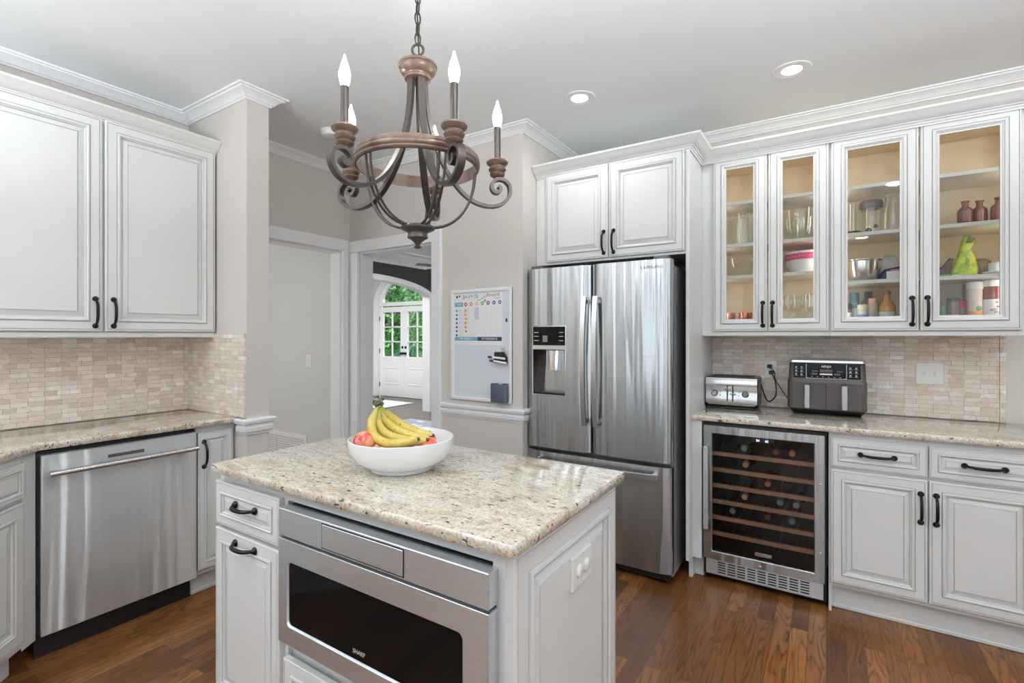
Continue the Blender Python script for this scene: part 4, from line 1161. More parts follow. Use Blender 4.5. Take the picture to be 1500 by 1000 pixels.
def apple(label, dr, df, z, r, mat, tilt, name='apple', cat='apple', squash=.9):
    x, y = cam(dr, df)
    t = thing(name, label, cat, (x, y, z), 0, 'fruit in the bowl')
    mb = MB(); prof = []
    for i in range(25):
        a = PI * i / 24; q = math.sin(a); zz = -math.cos(a)
        d = .22 * math.exp(-(q / .28) ** 2)
        prof.append((r * q * (1 + .06 * zz), r * squash * (zz - (d if zz > 0 else -d * .8))))
    mb.lathe(prof, (0, 0, 0), 28); b = part('flesh', mb, mat, t, ang=180)
    mb = MB(); mb.tube([(0, 0, r * squash * .7), (.001, 0, r * squash * .95), (.003, .001, r * squash * 1.15)], .0012, 6); part('stem', mb, col('fruit_stem', 84, 62, 40), t)
    mb = MB(); mb.sphere((0, 0, -r * squash * .80), (.0045, .0045, .004), 10, 6); part('calyx', mb, col('fruit_calyx', 96, 84, 46), t)
    t.rotation_euler = tilt
    return t
apple('blush red apple with its blossom end forward, at the left rim of the fruit bowl', -.108, -.048, 1.012, .037, AM, (R(62), R(-14), R(18)))
apple('bright red apple half hidden at the right of the fruit bowl', .088, -.010, .990, .034, AM2, (R(20), R(25), 0))
apple('red apple behind the banana tips in the fruit bowl', .072, .055, .996, .034, AM2, (R(-15), R(10), 0))
apple('peach low in the fruit bowl between the apple and the bananas', -.058, -.090, .979, .031, PM, (0, R(20), 0), 'peach', 'peach', .97)
apple('white onion low at the front of the fruit bowl', -.010, -.118, .976, .030, OM, (R(10), 0, 0), 'onion', 'onion', .95)
apple('green lime low at the front right of the fruit bowl', .046, -.105, .976, .028, GM, (0, R(70), 0), 'lime', 'lime', 1.05)
apple('red apple deep under the bananas in the fruit bowl', .005, .03, .966, .036, AM, (0, R(15), 0))
# bananas
n = NT('banana_peel'); v = n.coords(); f = n.noise(n.coords((1, 1, .35)), 30, 4, .6)
c_ = n.ramp(f, [(.3, srgb(190, 160, 66)), (.55, srgb(204, 180, 92)), (.75, srgb(212, 196, 126))])
sep = n.node('ShaderNodeSeparateXYZ'); n.link(v, sep.inputs[0])
gr_ = n.node('ShaderNodeMapRange'); gr_.inputs['From Min'].default_value = .085; gr_.inputs['From Max'].default_value = .135; n.link(sep.outputs[2], gr_.inputs['Value'])
c_ = n.mix(gr_.outputs[0], c_, srgb(138, 148, 72))
sp = n.noise(v, 75, 3, .6); c_ = n.mix(n.ramp(sp, [(.655, (0, 0, 0)), (.70, (1, 1, 1))]), c_, srgb(98, 66, 36))
n.link(c_, n.bsdf.inputs['Base Color']); n.bsdf.inputs['Roughness'].default_value = .42
BAN = n.mat
t = thing('banana_bunch', 'bunch of yellow bananas standing in the fruit bowl, stem wrapped in clear film', 'bananas', (BX, BY, .99), 32.545, 'fruit in the bowl')
def cr(P, m=6):
    out = []; n = len(P)
    for i in range(n - 1):
        p0, p1, p2, p3 = (Vector(P[max(i - 1, 0)]), Vector(P[i]), Vector(P[i + 1]), Vector(P[min(i + 2, n - 1)]))
        for k in range(m):
            u = k / m; out.append(.5 * ((2 * p1) + (-p0 + p2) * u + (2 * p0 - 5 * p1 + 4 * p2 - p3) * u * u + (-p0 + 3 * p1 - 3 * p2 + p3) * u ** 3))
    out.append(Vector(P[-1])); return out
STEM = (-.076, .0, .142)
BANS = [
    [STEM, (-.084, -.012, .112), (-.092, -.030, .078), (-.078, -.046, .042), (-.040, -.056, .022), (.005, -.058, .021), (.046, -.050, .028), (.062, -.047, .032)],
    [STEM, (-.078, .000, .112), (-.078, -.006, .080), (-.056, -.014, .048), (-.014, -.022, .030), (.034, -.028, .022), (.070, -.026, .022), (.086, -.024, .025)],
    [STEM, (-.070, .008, .112), (-.060, .014, .086), (-.034, .014, .060), (.004, .008, .042), (.046, .000, .030), (.080, -.004, .026), (.095, -.004, .028)],
    [STEM, (-.064, .014, .112), (-.046, .030, .092), (-.016, .036, .068), (.022, .032, .048), (.058, .024, .036), (.086, .018, .031), (.100, .016, .031)],
]
for P in BANS:
    pts = cr(P); n_ = len(pts)
    rad = []
    for i in range(n_):
        u = i / (n_ - 1)
        if u < .22: rr_ = .0065 + .0105 * (u / .22) ** 1.6
        elif u > .86: rr_ = .017 - .0115 * ((u - .86) / .14) ** 1.5
        else: rr_ = .017 + .0015 * math.sin((u - .22) / .64 * PI)
        rad.append(rr_)
    mb = MB(); mb.tube(pts, rad, 6); b = part('banana', mb, BAN, t, ang=75)
    sub = b.modifiers.new('round', 'SUBSURF'); sub.levels = 1; sub.render_levels = 1
    e0, e1 = pts[-1], pts[-1] + (pts[-1] - pts[-2]).normalized() * .007
    mb = MB(); mb.tube([e0 - (e1 - e0) * .2, e0 * .5 + e1 * .5, e1], [.0058, .0055, .0032], 8); part('tip', mb, col('banana_tip', 66, 50, 34), b)
mb = MB(); mb.tube([(-.076, 0, .128), (-.078, .002, .142), (-.080, .002, .156)], [.013, .012, .009], 10); part('crown', mb, col('banana_crown', 132, 128, 76), t)
mb = MB()
ring = []
for k, (r, zz) in enumerate([(.0145, .132), (.0175, .139), (.0155, .146), (.0180, .152), (.0135, .160), (.008, .166), (.003, .167)]):
    ring.append([(-.078 + r * (1 + .16 * math.sin(5 * j * PI / 8 + k * 1.7)) * math.cos(2 * PI * j / 16), .002 + r * (1 + .16 * math.cos(3 * j * PI / 8 + k)) * math.sin(2 * PI * j / 16), zz) for j in range(16)])
mb.loft(ring, True, False, True); part('plastic_wrap', mb, thin_glass('cling_film', (.82, .82, .82, 1), 1, 1.7), t)

# ================================================================== TOASTER
t = thing('toaster', 'brushed steel four-slice toaster with two dials at the left end of the right counter', 'toaster', (-.628, 3.195, .9145), 0)
TW, TH, TD = .292, .192, .205
mb = MB()
def shell(y, ins, z0=.012):
    return [(p[0], y, p[1]) for p in round_rect(ins, TW - ins, z0, TH - ins * .6, .018, 5)]
mb.loft([shell(.012, .004), shell(.004, .001), shell(.03, 0), shell(TD - .02, 0), shell(TD, .006)], True, False, True)
part('housing', mb, col('toaster_dark', 46, 40, 38, .35), t)
mb = MB(); mb.box(.010, TW - .010, .012, TD - .02, 0, .014, .003); part('base', mb, M['black'], t)
mb = MB(); pts = []
for i in range(13):
    u = i / 12; zz = .022 + .164 * u
    y = .003 - .010 * math.sin(PI * u) - .006 * math.sin(3 * PI * u)
    pts.append((y, zz))
prev = None
for (ya, za), (yb_, zb) in zip(pts[:-1], pts[1:]):
    def hw(z): return (.020 if z < .034 else .004)
    mb.quad((hw(za), ya, za), (TW - hw(za), ya, za), (TW - hw(zb), yb_, zb), (hw(zb), yb_, zb))
fpn = part('front_panel', mb, M['steel_bar'], t, ang=80)
for x in (.146 - .022, .146 + .008):
    mb = MB(); mb.box(x, x + .006, -.0125, .0, .046, .140); part('lever_slot', mb, M['black'], fpn)
for x, z in ((.127, .118), (.157, .092)):
    mb = MB(); mb.box(x - .014, x + .014, -.026, -.008, z - .004, z + .004, .002); part('lever', mb, M['chrome'], t)
for x in (.055, .225):
    mb = MB(); mb.lathe([(.0185, -.004), (.0185, .002), (.016, .003)], (x, -.008, .092), 22, 'y'); part('dial_ring', mb, M['black'], t)
    mb = MB(); mb.lathe([(.015, 0), (.015, .003), (.013, .005), (.0125, .016), (.010, .019), (0, .019)], (x, -.008, .092), 22, 'y'); part('dial', mb, M['chrome'], t)
for x, z in ((.086, .102), (.086, .084), (.190, .102), (.190, .084)):
    mb = MB(); mb.lathe([(.004, 0), (.004, .002), (0, .003)], (x, -.010, z), 10, 'y'); part('button', mb, M['steel_bar'], t)
for y in (.05, .10, .145):
    mb = MB(); mb.box(.03, TW - .03, y, y + .022, TH - .003, TH + .002, .001); part('bread_slot', mb, M['black'], t)
def cord(label, pts, r=.0032, plug=None):
    t = thing('power_cord', label, 'power cord', pts[0], 0)
    o = Vector(pts[0])
    mb = MB(); mb.tube([p - o for p in cr(pts, 8)], r, 8); part('cable', mb, M['black'], t)
    if plug:
        p = Vector(plug) - o
        mb = MB(); mb.box(p.x - .013, p.x + .013, p.y - .030, p.y, p.z - .011, p.z + .011, .004); part('plug', mb, M['black'], t)
cord('black toaster cord looping up to the outlet', [(-.338, 3.375, 1.055), (-.325, 3.40, 1.00), (-.305, 3.41, .952), (-.278, 3.405, .962), (-.258, 3.40, 1.00), (-.262, 3.402, 1.07), (-.277, 3.402, 1.115)], .0036, (-.285, 3.4275, 1.128))
cord('thin black air fryer cord running from the outlet down to the air fryer', [(-.300, 3.402, 1.160), (-.268, 3.398, 1.135), (-.262, 3.402, 1.085), (-.225, 3.405, 1.02), (-.198, 3.41, .975)], .0026, (-.295, 3.4275, 1.166))

# ================================================================== AIR FRYER
t = thing('air_fryer', 'dark grey two-basket air fryer with steel handles on the right counter', 'air fryer', (-.186, 3.200, .9145), 0)
AW, AD, AH = .370, .225, .302
mb = MB()
def rr3(x0, x1, y0, y1, r, z): return [(p[0], p[1], z) for p in round_rect(x0, x1, y0, y1, r, 6)]
mb.loft([rr3(.022, AW - .022, .070, AD - .01, .02, 0), rr3(.004, AW - .004, .006, AD, .03, .034)], True, True, True); part('base', mb, M['black'], t)
mb = MB(); mb.loft([rr3(0, AW, 0, AD, .032, .034), rr3(0, AW, 0, AD, .032, .185), rr3(.004, AW - .004, .004, AD, .03, .200), rr3(.008, AW - .008, .006, AD, .03, .284), rr3(.012, AW - .012, .010, AD, .03, .290)], True, True, True); bd = part('body', mb, M['charcoal'], t)
mb = MB(); mb.loft([rr3(.008, AW - .008, .002, AD, .03, .288), rr3(.004, AW - .004, -.004, AD, .03, .291), rr3(.006, AW - .006, -.002, AD, .03, .303), rr3(.03, AW - .03, .03, AD - .02, .03, .307)], True, True, True); part('lid_rim', mb, M['steel_bar'], t)
for s_ in (0, 1):
    a = .006 + s_ * .1795; b = a + .1785
    mb = MB(); mb.box(a + (.018 if s_ == 0 else 0), b - (.018 if s_ == 1 else 0), -.004, .002, .038, .178, .002); bk = part('basket_front', mb, M['charcoal'], t)
    hx = .096 if s_ == 0 else .268
    mb = MB(); mb.box(hx - .013, hx + .013, -.034, -.022, .040, .172, .004); part('handle', mb, M['chrome'], bk)
    mb = MB(); mb.box(hx - .011, hx + .011, -.022, -.003, .150, .174, .002); part('bracket', mb, M['black'], bk)
mb = MB(); mb.box(.030, AW - .030, .002, .010, .205, .284, .001); pn = part('control_panel', mb, M['mw_glass'], t)
mb = MB(); mb.tube(cr([(.092, -.001, .284), (.092, -.001, .216), (.096, -.001, .208), (.104, -.001, .205), (.266, -.001, .205), (.274, -.001, .208), (.278, -.001, .216), (.278, -.001, .284)], 4), .0016, 6); part('panel_outline', mb, M['steel_bar'], pn)
text_part('lettering', 'NINJA', .017, M['white'], pn, (AW / 2, .0012, .270), shear=.15)
mb = MB(); mb.box(.156, .214, .0008, .003, .224, .232, .0008); part('start_button', mb, M['plastic'], pn)
mb = MB(); mb.box(.156, .214, .0012, .003, .238, .254); part('readout', mb, col('amber_readout', 74, 56, 48, .2), pn)
mb = MB()
for x in (.126, .232):
    for dx in (-.003, .011): mb.tube([(x + dx + .006 * math.cos(q * PI / 6), .0012, .229 + .004 * math.sin(q * PI / 6)) for q in range(12)], .0006, 4, closed=True)
for k in range(6): mb.box(.116 + k * .026, .122 + k * .026, .0012, .003, .212, .2145)
for x in (.122, .131, .140, .236, .245, .254): mb.box(x, x + .005, .0012, .003, .243, .2455)
part('icons', mb, PG, pn)
mb = MB()
for x0 in (.034, .286):
    for i in range(2):
        for j in range(3):
            mb.box(x0 + i * .026 + .002, x0 + i * .026 + .018, .0012, .003, .216 + j * .020, .2175 + j * .020)
            mb.box(x0 + i * .026 + .005, x0 + i * .026 + .013, .0012, .003, .221 + j * .020, .228 + j * .020)
part('cooking_chart', mb, PG, pn)

# ================================================================== WHITEBOARD
t = thing('whiteboard', 'white framed magnetic board with a reward chart on the greige wall', 'whiteboard', (-2.172, 2.640, .922), 0)
BW, BH = .494, .742
mb = MB(); mb.box(.0, BW, -.012, 0, 0, BH, .002); part('backing', mb, M['board'], t)
mb = MB(); mb.rect_rings(0, BW, 0, BH, [(0, 0), (0, -.018), (.003, -.021), (.018, -.021), (.022, -.017), (.022, -.011)], 0, False); part('frame', mb, M['white'], t)
mb = MB(); mb.box(.028, BW - .070, -.0135, -.012, .372, .712); sh = part('chart_sheet', mb, M['white'], t)
F = -.0139
teal, navy = col('print_teal', 122, 176, 194), col('print_navy', 58, 54, 92)
mb = MB(); mb.box(.032, .226, F, -.0134, .398, .424); b1 = part('banner', mb, teal, t)
mb = MB(); mb.box(.226, .418, F, -.0134, .398, .424); b2 = part('banner', mb, navy, t)
mb = MB(); mb.box(.034, .104, F, -.0134, .628, .656); b3 = part('banner', mb, teal, t)
text_part('lettering', 'MY GOAL IS', .018, M['white'], b1, (.129, F - .0004, .411)); text_part('lettering', 'MY REWARD IS', .018, M['white'], b2, (.322, F - .0004, .411)); text_part('lettering', 'TASKS', .016, M['white'], b3, (.069, F - .0004, .642))
cols7 = [(206, 66, 72), (222, 124, 80), (222, 190, 120), (76, 152, 100), (78, 84, 168), (66, 58, 120), (94, 84, 140)]
for i, c in enumerate(cols7):
    mb = MB(); mb.lathe([(.0125, 0), (.0125, .0006), (0, .0006)], (.126 + i * .0462, -.0134, .642 + .001 * i), 20, 'y'); part('day_dot', mb, col('dot_%d' % i, *c), t)
    mb = MB(); mb.box(.120 + i * .0462, .132 + i * .0462, F - .0004, -.0134, .6385 + .001 * i, .6455 + .001 * i); part('day_mark', mb, M['white'], t)
starm = col('star_magnet', 214, 160, 104)
for i in range(6):
    mb = MB(); mb.lathe([(.0095, 0), (.0095, .003), (0, .003)], (.126 + (.004 if i in (2, 5) else -.002 if i == 1 else 0), -.0136, .600 - i * .0275), 14, 'y')
    o = solo('magnet', mb, starm, 'round tan magnet in the first chart column, %s from the top' % ['first', 'second', 'third', 'fourth', 'fifth', 'sixth'][i], 'magnet', (-2.172, 2.640, .922), 0, 'round magnets on the reward chart')
mb = MB(); mb.lathe([(.0095, 0), (.0095, .003), (0, .003)], (.286, -.0136, .662), 14, 'y'); solo('magnet', mb, starm, 'round tan star magnet between the green and blue day dots of the chart', 'magnet', (-2.172, 2.640, .922), 0, 'round magnets on the reward chart')
pc = [(74, 150, 140), (60, 130, 140), (70, 60, 80), (70, 90, 160), (40, 44, 60), (70, 80, 130), (50, 50, 60)]
for i in range(7):
    z = .600 - i * .0275
    mb = MB(); mb.box(.042, .056, F, -.0134, z - .007, z + .007); part('task_icon', mb, col('task_%d' % i, *pc[i]), t)
mb = MB()
for i in range(7):
    z = .600 - i * .0275
    mb.box(.066, .098, F, -.0134, z + .003, z + .0045); mb.box(.066, .092, F, -.0134, z - .004, z - .0025); mb.box(.064, .106, F, -.0134, z - .0135, z - .0128)
for i in range(8): mb.box(.1055 + i * .0462 - .0004, .1055 + i * .0462, F, -.0134, .432, .62)
mb.box(.032, .42, F, -.0134, .385, .3858)
part('chart_lines', mb, col('print_line', 176, 176, 182), t)
hand = [('D', (60, 60, 70)), ('A', (170, 90, 60)), ('Y', (70, 70, 76)), ('V', (70, 110, 130)), ('Z', (130, 170, 176)), ('D', (60, 56, 60))]
for i, (ch, c) in enumerate(hand):
    text_part('lettering', ch, .034 if i not in (1, 4) else .030, col('pen_%d' % i, *c), sh, (.112 + i * .0215, F, .690 + (.003 if i % 2 else -.002)), rot=(R(90), R(6 * (-1) ** i), 0), sx=.8)
RW = [('R', (206, 70, 70)), ('e', (222, 130, 80)), ('w', (206, 184, 90)), ('a', (110, 120, 116)), ('r', (90, 96, 150)), ('d', (80, 80, 110))]
for i, (ch, c) in enumerate(RW):
    text_part('lettering', ch, .034, col('rw_%d' % i, *c), sh, (.310 + i * .0165, F, .698), sx=.9)
text_part('lettering', 'chart', .020, col('print_line', 176, 176, 182), sh, (.385, F, .676))
mb = MB(); mb.tube([(.222, F, .667), (.245, F, .668), (.310, F, .702)], .0022, 4); part('doodle_line', mb, teal, t)
mb = MB(); mb.box(.046, .058, F, -.0134, .686, .702); mb.box(.068, .078, F, -.0134, .692, .704); part('doodle_marks', mb, M['black'], t)
mb = MB()
for (x, z, l) in ((.17, .374, .02), (.08, .30, .02), (.11, .27, .016), (.15, .31, .02), (.10, .25, .012), (.18, .22, .016)): mb.box(x, x + l, -.0125, -.0118, z, z + .0015)
part('smudges', mb, col('smudge_grey', 190, 196, 206), t)
B0_ = (-2.172, 2.640, .922)
mb = MB(); mb.box(.206, .234, -.020, -.0142, .540, .620, .001); solo('note_card', mb, col('note_lilac', 214, 210, 228), 'small lilac note card held on the reward chart', 'note', B0_)
mb = MB(); mb.box(.452, .460, -.024, -.0125, .520, .542, .002); solo('magnet', mb, M['black'], 'small black bar magnet on the right edge of the whiteboard', 'magnet', B0_)
mb = MB(); mb.box(.414, .446, -.019, -.0125, .328, .358, .003); solo('magnet', mb, col('magnet_pink', 226, 190, 176), 'pale pink magnet on the whiteboard above the markers', 'magnet', B0_)
t2 = thing('marker_holder', 'black holder with a felt eraser on the whiteboard, carrying two markers', 'eraser', (-1.818 + .02, 2.6278, 1.180), 0)
mb = MB(); mb.loft([[(.0, 0, .036), (.088, 0, .036), (.088, 0, 0), (.0, 0, 0)][::1], [(.006, -.03, .070), (.082, -.03, .070), (.088, -.03, .0), (.0, -.03, .0)]], True, True, True); part('pad', mb, M['black'], t2)
for i, (c, z, x, cc) in enumerate(((( 'marker_white'), 1.218, -1.812, (40, 40, 44)), (('marker_white'), 1.196, -1.800, (40, 60, 150)))):
    m = thing('marker', ['black-capped dry-erase marker, upper of two on the board holder', 'blue-capped dry-erase marker, lower of two on the board holder'][i], 'marker', (x - .02, 2.586, z), 0, 'markers on the whiteboard')
    mb = MB(); mb.lathe([(.007, .03), (.007, .125), (.006, .128), (0, .128)], (0, 0, 0), 14, 'x'); part('barrel', mb, M['white'], m)
    mb = MB(); mb.lathe([(0, 0), (.0075, .001), (.0075, .034), (.007, .034)], (0, 0, 0), 14, 'x'); part('cap', mb, col('cap_%d' % i, *cc), m)
    m.rotation_euler = (0, R(4 if i == 0 else 7), 0)
t2 = thing('pen_cup', 'slate grey magnetic pen cup at the lower right of the whiteboard', 'pen cup', (-1.812, 2.6278, .930), 0)
def cup_ring(z, o): return [(p[0], p[1], z) for p in round_rect(o, .118 - o, -.055 + o, -.0005, .016, 4)]
mb = MB(); mb.loft([cup_ring(0, .004), cup_ring(.006, 0), cup_ring(.118, 0), cup_ring(.118, .004), cup_ring(.02, .004)], True, True, True); part('cup', mb, col('slate_plastic', 82, 92, 104, .4), t2)
mb = MB(); mb.box(-1.765, -1.745, 2.606, 2.611, 1.00, 1.062, .001); mb.box(-1.753, -1.730, 2.598, 2.601, 1.00, 1.052)
solo('note_card', mb, col('card_blue', 204, 218, 236), 'small pale blue card standing in the pen cup', 'note')

# ================================================================== INSIDE THE GLASS-DOOR CABINETS
GW = M['ware']
GA = 'glassware behind the left pair of glass doors'
def lw(name, label, cat, loc, prof, mat, seg=32, group=None, extra=None):
    t = thing(name, label, cat, loc, 0, group)
    mb = MB(); mb.lathe(prof, (0, 0, 0), seg, capb=False, capt=False)
    part('body', mb, mat, t)
    for nm, pr, m in (extra or []):
        mb = MB(); mb.lathe(pr, (0, 0, 0), seg); part(nm, mb, m, t)
    return t
Sa = {1: 1.4005, 2: 1.7065, 3: 1.8905, 4: 2.1375}
Sb = {1: 1.4005, 2: 1.6435, 3: 1.8925, 4: 2.1375}
lw('glass_vase', 'patterned clear glass vase on the upper middle shelf behind the leftmost glass door', 'vase', (-.425, 3.235, Sa[3]), [(0, .004), (.036, .004), (.038, .012), (.034, .03), (.038, .05), (.034, .07), (.038, .09), (.034, .11), (.038, .13), (.036, .165), (.042, .192), (.039, .192), (.034, .165), (.031, .02), (0, .014)], GW, 18, GA)
lw('glass_canister', 'wide clear glass canister behind the patterned vase', 'jar', (-.435, 3.335, Sa[3]), [(0, .003), (.085, .003), (.088, .01), (.088, .17), (.085, .175), (.083, .17), (.083, .012), (0, .010)], GW, 32, GA)
lw('glass_bowl', 'clear glass mixing bowl low behind the leftmost glass door', 'bowl', (-.435, 3.27, Sa[2]), [(0, .003), (.05, .003), (.082, .03), (.10, .075), (.105, .105), (.102, .106), (.096, .075), (.078, .034), (.05, .010), (0, .010)], GW, 36, GA)
lw('tumbler', 'copper tumbler on the cabinet floor behind the leftmost glass door, right of two', 'cup', (-.405, 3.215, Sa[1]), [(0, .003), (.030, .003), (.033, .01), (.037, .09), (.034, .09), (.030, .012), (0, .010)], plain('copper', srgb(214, 128, 96), .22, 1.0), 24)
lw('tumbler', 'copper tumbler in the far left corner of the cabinet floor, left of two', 'cup', (-.498, 3.235, Sa[1]), [(0, .003), (.030, .003), (.033, .01), (.037, .09), (.034, .09), (.030, .012), (0, .010)], bpy.data.materials['copper'], 24)
lw('serving_bowl', 'white bowl with a pink band behind the second glass door', 'bowl', (-.098, 3.255, Sa[2]), [(0, .004), (.06, .004), (.082, .020), (.098, .050), (.103, .085), (.105, .118), (.101, .118), (.098, .085), (.092, .050), (.076, .024), (0, .014)], M['ceramic'], 40, None, [('band', [(.1034, .072), (.1040, .075), (.1050, .104), (.1055, .107)], col('pink_band', 208, 60, 104))])
pb = [o for o in bpy.data.objects if o.name.startswith('serving_bowl') and o.parent is None][0]
mb = MB()
for i in range(16):
    a = R(-150 + i * 9)
    mb.sphere((.1052 * math.cos(a), .1052 * math.sin(a), .089), (.003, .003, .003), 6, 4)
part('dots', mb, M['white'], pb)
lw('glass_bowl', 'large clear glass bowl behind the second glass door, outer of two nested', 'bowl', (-.120, 3.265, Sa[3]), [(0, .003), (.06, .003), (.095, .03), (.108, .08), (.110, .12), (.107, .12), (.104, .08), (.09, .034), (.06, .010), (0, .010)], GW, 36, GA)
lw('glass_bowl', 'smaller clear glass bowl nested inside the large one behind the second glass door', 'bowl', (-.120, 3.265, Sa[3] + .012), [(0, .003), (.05, .003), (.08, .03), (.092, .09), (.096, .165), (.093, .165), (.088, .09), (.076, .034), (.05, .010), (0, .010)], GW, 36, GA)
wg = [(0, .002), (.032, .002), (.033, .005), (.006, .010), (.0045, .03), (.0045, .078), (.012, .086), (.032, .108), (.038, .135), (.036, .165), (.030, .186), (.028, .186), (.034, .165), (.036, .135), (.030, .110), (0, .090)]
for i, (x, y, lb) in enumerate(((-.170, 3.215, 'front left wine glass on the cabinet floor behind the second glass door'), (-.090, 3.225, 'front right wine glass on the cabinet floor behind the second glass door'), (-.150, 3.325, 'back left wine glass on the cabinet floor behind the second glass door'), (-.068, 3.330, 'back right wine glass on the cabinet floor behind the second glass door'), (-.230, 3.300, 'wine glass farthest left on the cabinet floor, half behind the door stile'))):
    if i == 0: w0 = lw('wine_glass', 'clear ' + lb, 'wine glass', (x, y, Sa[1]), wg, GW, 24, 'stemmed wine glasses')
    else:
        c_ = copy_tree(w0); c_.location = (x, y, Sa[1]); c_['label'] = 'clear ' + lb
# third door
lw('glass_jar', 'tall clear glass cylinder on a black base behind the third glass door', 'jar', (.118, 3.245, Sb[3]), [(.036, .02), (.037, .022), (.037, .165), (.033, .176), (.031, .176), (.034, .165), (.034, .022)], GW, 28, None, [('base', [(0, 0), (.044, 0), (.046, .004), (.046, .018), (.042, .022), (0, .022)], M['black'])])
t = lw('glass_canister', 'clear canister with a dark pressed lid behind the third glass door', 'jar', (.203, 3.265, Sb[3]), [(0, .002), (.044, .002), (.047, .008), (.047, .15), (.044, .152), (.044, .010), (0, .008)], GW, 32, None, [('lid', [(0, .142), (.049, .142), (.052, .148), (.052, .176), (.048, .182), (0, .182)], col('smoky_lid', 92, 84, 80, .3))])
mb = MB(); mb.sphere((-.012, -.004, .024), (.015, .013, .017), 12, 8); mb.box(.010, .030, -.012, .006, .040, .056, .003); part('scoop', mb, M['black'], t)
lw('glass_jar', 'large clear rounded glass jar at the right behind the third glass door', 'jar', (.293, 3.235, Sb[3]), [(0, .003), (.050, .003), (.055, .010), (.057, .06), (.055, .11), (.044, .150), (.036, .165), (.037, .180), (.041, .186), (.041, .196), (.036, .196), (.033, .17), (.052, .108), (.052, .012), (0, .010)], GW, 32)
lw('mixing_bowl', 'stainless steel mixing bowl behind the third glass door', 'bowl', (.160, 3.240, Sb[2]), [(0, .003), (.045, .003), (.070, .022), (.080, .058), (.083, .105), (.090, .110), (.090, .113), (.081, .110), (.076, .058), (.066, .026), (0, .010)], plain('bowl_steel', (.72, .70, .67, 1), .2, 1.0), 40)
def pouch(name, label, cat, loc, outline, thick, mat, group=None):
    """soft bag: outline in (x,z), bulging in depth"""
    t = thing(name, label, cat, loc, 0, group)
    cx = sum(p[0] for p in outline) / len(outline); cz = sum(p[1] for p in outline) / len(outline)
    mb = MB(); rings = []
    for s, d in ((1, 0), (.94, -.5), (.75, -.85), (.4, -1), (.02, -1.03)):
        rings.append([(cx + (p[0] - cx) * s, d * thick, cz + (p[1] - cz) * s) for p in outline])
    mb.loft(rings, True, False, True)
    rings = []
    for s, d in ((1, 0), (.94, .5), (.75, .85), (.4, 1), (.02, 1.03)):
        rings.append([(cx + (p[0] - cx) * s, d * thick, cz + (p[1] - cz) * s) for p in outline])
    mb.loft(rings, True, False, True)
    part('bag', mb, mat, t, ang=60); return t
t = pouch('snack_bag', 'navy blue foil bag lying behind the steel mixing bowl', 'bag', (.285, 3.345, Sb[2]), [(-.060, .001), (.06, .001), (.062, .02), (.055, .085), (.02, .078), (-.02, .070), (-.048, .040)], .020, col('navy_foil', 44, 56, 120, .3))
t = thing('carton', 'small white carton with a pink edge lying right of the steel mixing bowl', 'box', (.297, 3.225, Sb[2]), -12)
mb = MB(); mb.box(-.030, .038, -.02, .02, .0, .046, .002); part('box', mb, M['white'], t)
mb = MB(); mb.box(-.012, .038, -.0205, .0205, .0465, .055, .001); part('flap', mb, col('pink_edge', 220, 110, 130), t)
t = pouch('plastic_bag', 'crumpled clear plastic bag behind the navy bag', 'bag', (.290, 3.395, Sb[2]), [(-.045, .001), (.05, .001), (.055, .09), (.03, .15), (-.02, .155), (-.04, .10)], .018, col('milky_plastic', 206, 206, 206, .3))
def jar(name, label, cat, x, y, z, r, h, body, lid=None, lid_h=.018, lidr=None, group=None, lab=None, neck=None):
    prof = [(0, .001), (r * .92, .001), (r, .005)]
    bh = h - (lid_h if lid else 0)
    if neck: prof += [(r, bh * .55), (r * .9, bh * .66), (neck, bh * .82), (neck, bh)]
    else: prof += [(r, bh - .006), (r * .92, bh)]
    prof += [(0, bh)]
    ex = []
    if lab: ex.append(('label_band', [(r * 1.003, h * lab[0]), (r * 1.012, h * lab[0] + .001), (r * 1.012, h * lab[1] - .001), (r * 1.003, h * lab[1])], lab[2]))
    if lid:
        lr = lidr or r * 1.02
        ex.append(('lid', [(0, bh - .003), (lr, bh - .003), (lr, h - .002), (lr * .94, h), (0, h)], lid))
    return lw(name, label, cat, (x, y, z), prof, body, 24, group, ex)
SP = 'spice jars and bottles on the cabinet floor'
Z1 = Sb[1]
jar('spice_jar', 'brown spice jar with a black lid at the far left behind the third glass door', 'spice jar', .098, 3.205, Z1, .017, .125, col('spice_brown', 130, 84, 56), M['black'], .028, group=SP, lab=(.2, .62, M['white']))
jar('spice_tin', 'tall teal tin behind the third glass door, left of the blue jar', 'tin', .128, 3.240, Z1, .021, .185, col('tin_teal', 84, 128, 142, .35), col('tin_teal_dark', 48, 92, 108, .35), .05, group=SP, lab=(.15, .55, col('label_pale', 196, 206, 196)))
jar('spice_jar', 'blue-labelled jar with a cream lid behind the third glass door', 'spice jar', .163, 3.205, Z1, .024, .118, col('jar_pale', 198, 200, 190, .2), col('lid_cream', 222, 206, 178), .022, group=SP, lab=(.08, .56, col('label_blue', 92, 140, 196)))
jar('glass_jar', 'clear lidded jar with a coral label behind the third glass door', 'jar', .205, 3.210, Z1, .024, .150, col('jar_tea', 172, 160, 148, .2), col('lid_cork', 206, 160, 128), .03, lidr=.018, group=SP, lab=(.06, .36, col('label_coral', 232, 130, 108)))
jar('syrup_bottle', 'amber syrup bottle with a pale label behind the third glass door', 'bottle', .266, 3.215, Z1, .037, .185, col('syrup_amber', 178, 130, 72, .15), col('cap_bronze', 120, 96, 80, .4), .016, lidr=.017, group=SP, lab=(.05, .42, col('label_pale', 196, 206, 196)), neck=.015)
jar('small_tub', 'low white tub at the far right behind the third glass door', 'tub', .318, 3.205, Z1, .020, .062, M['white'], col('tub_lid', 150, 154, 150), .012, group=SP)
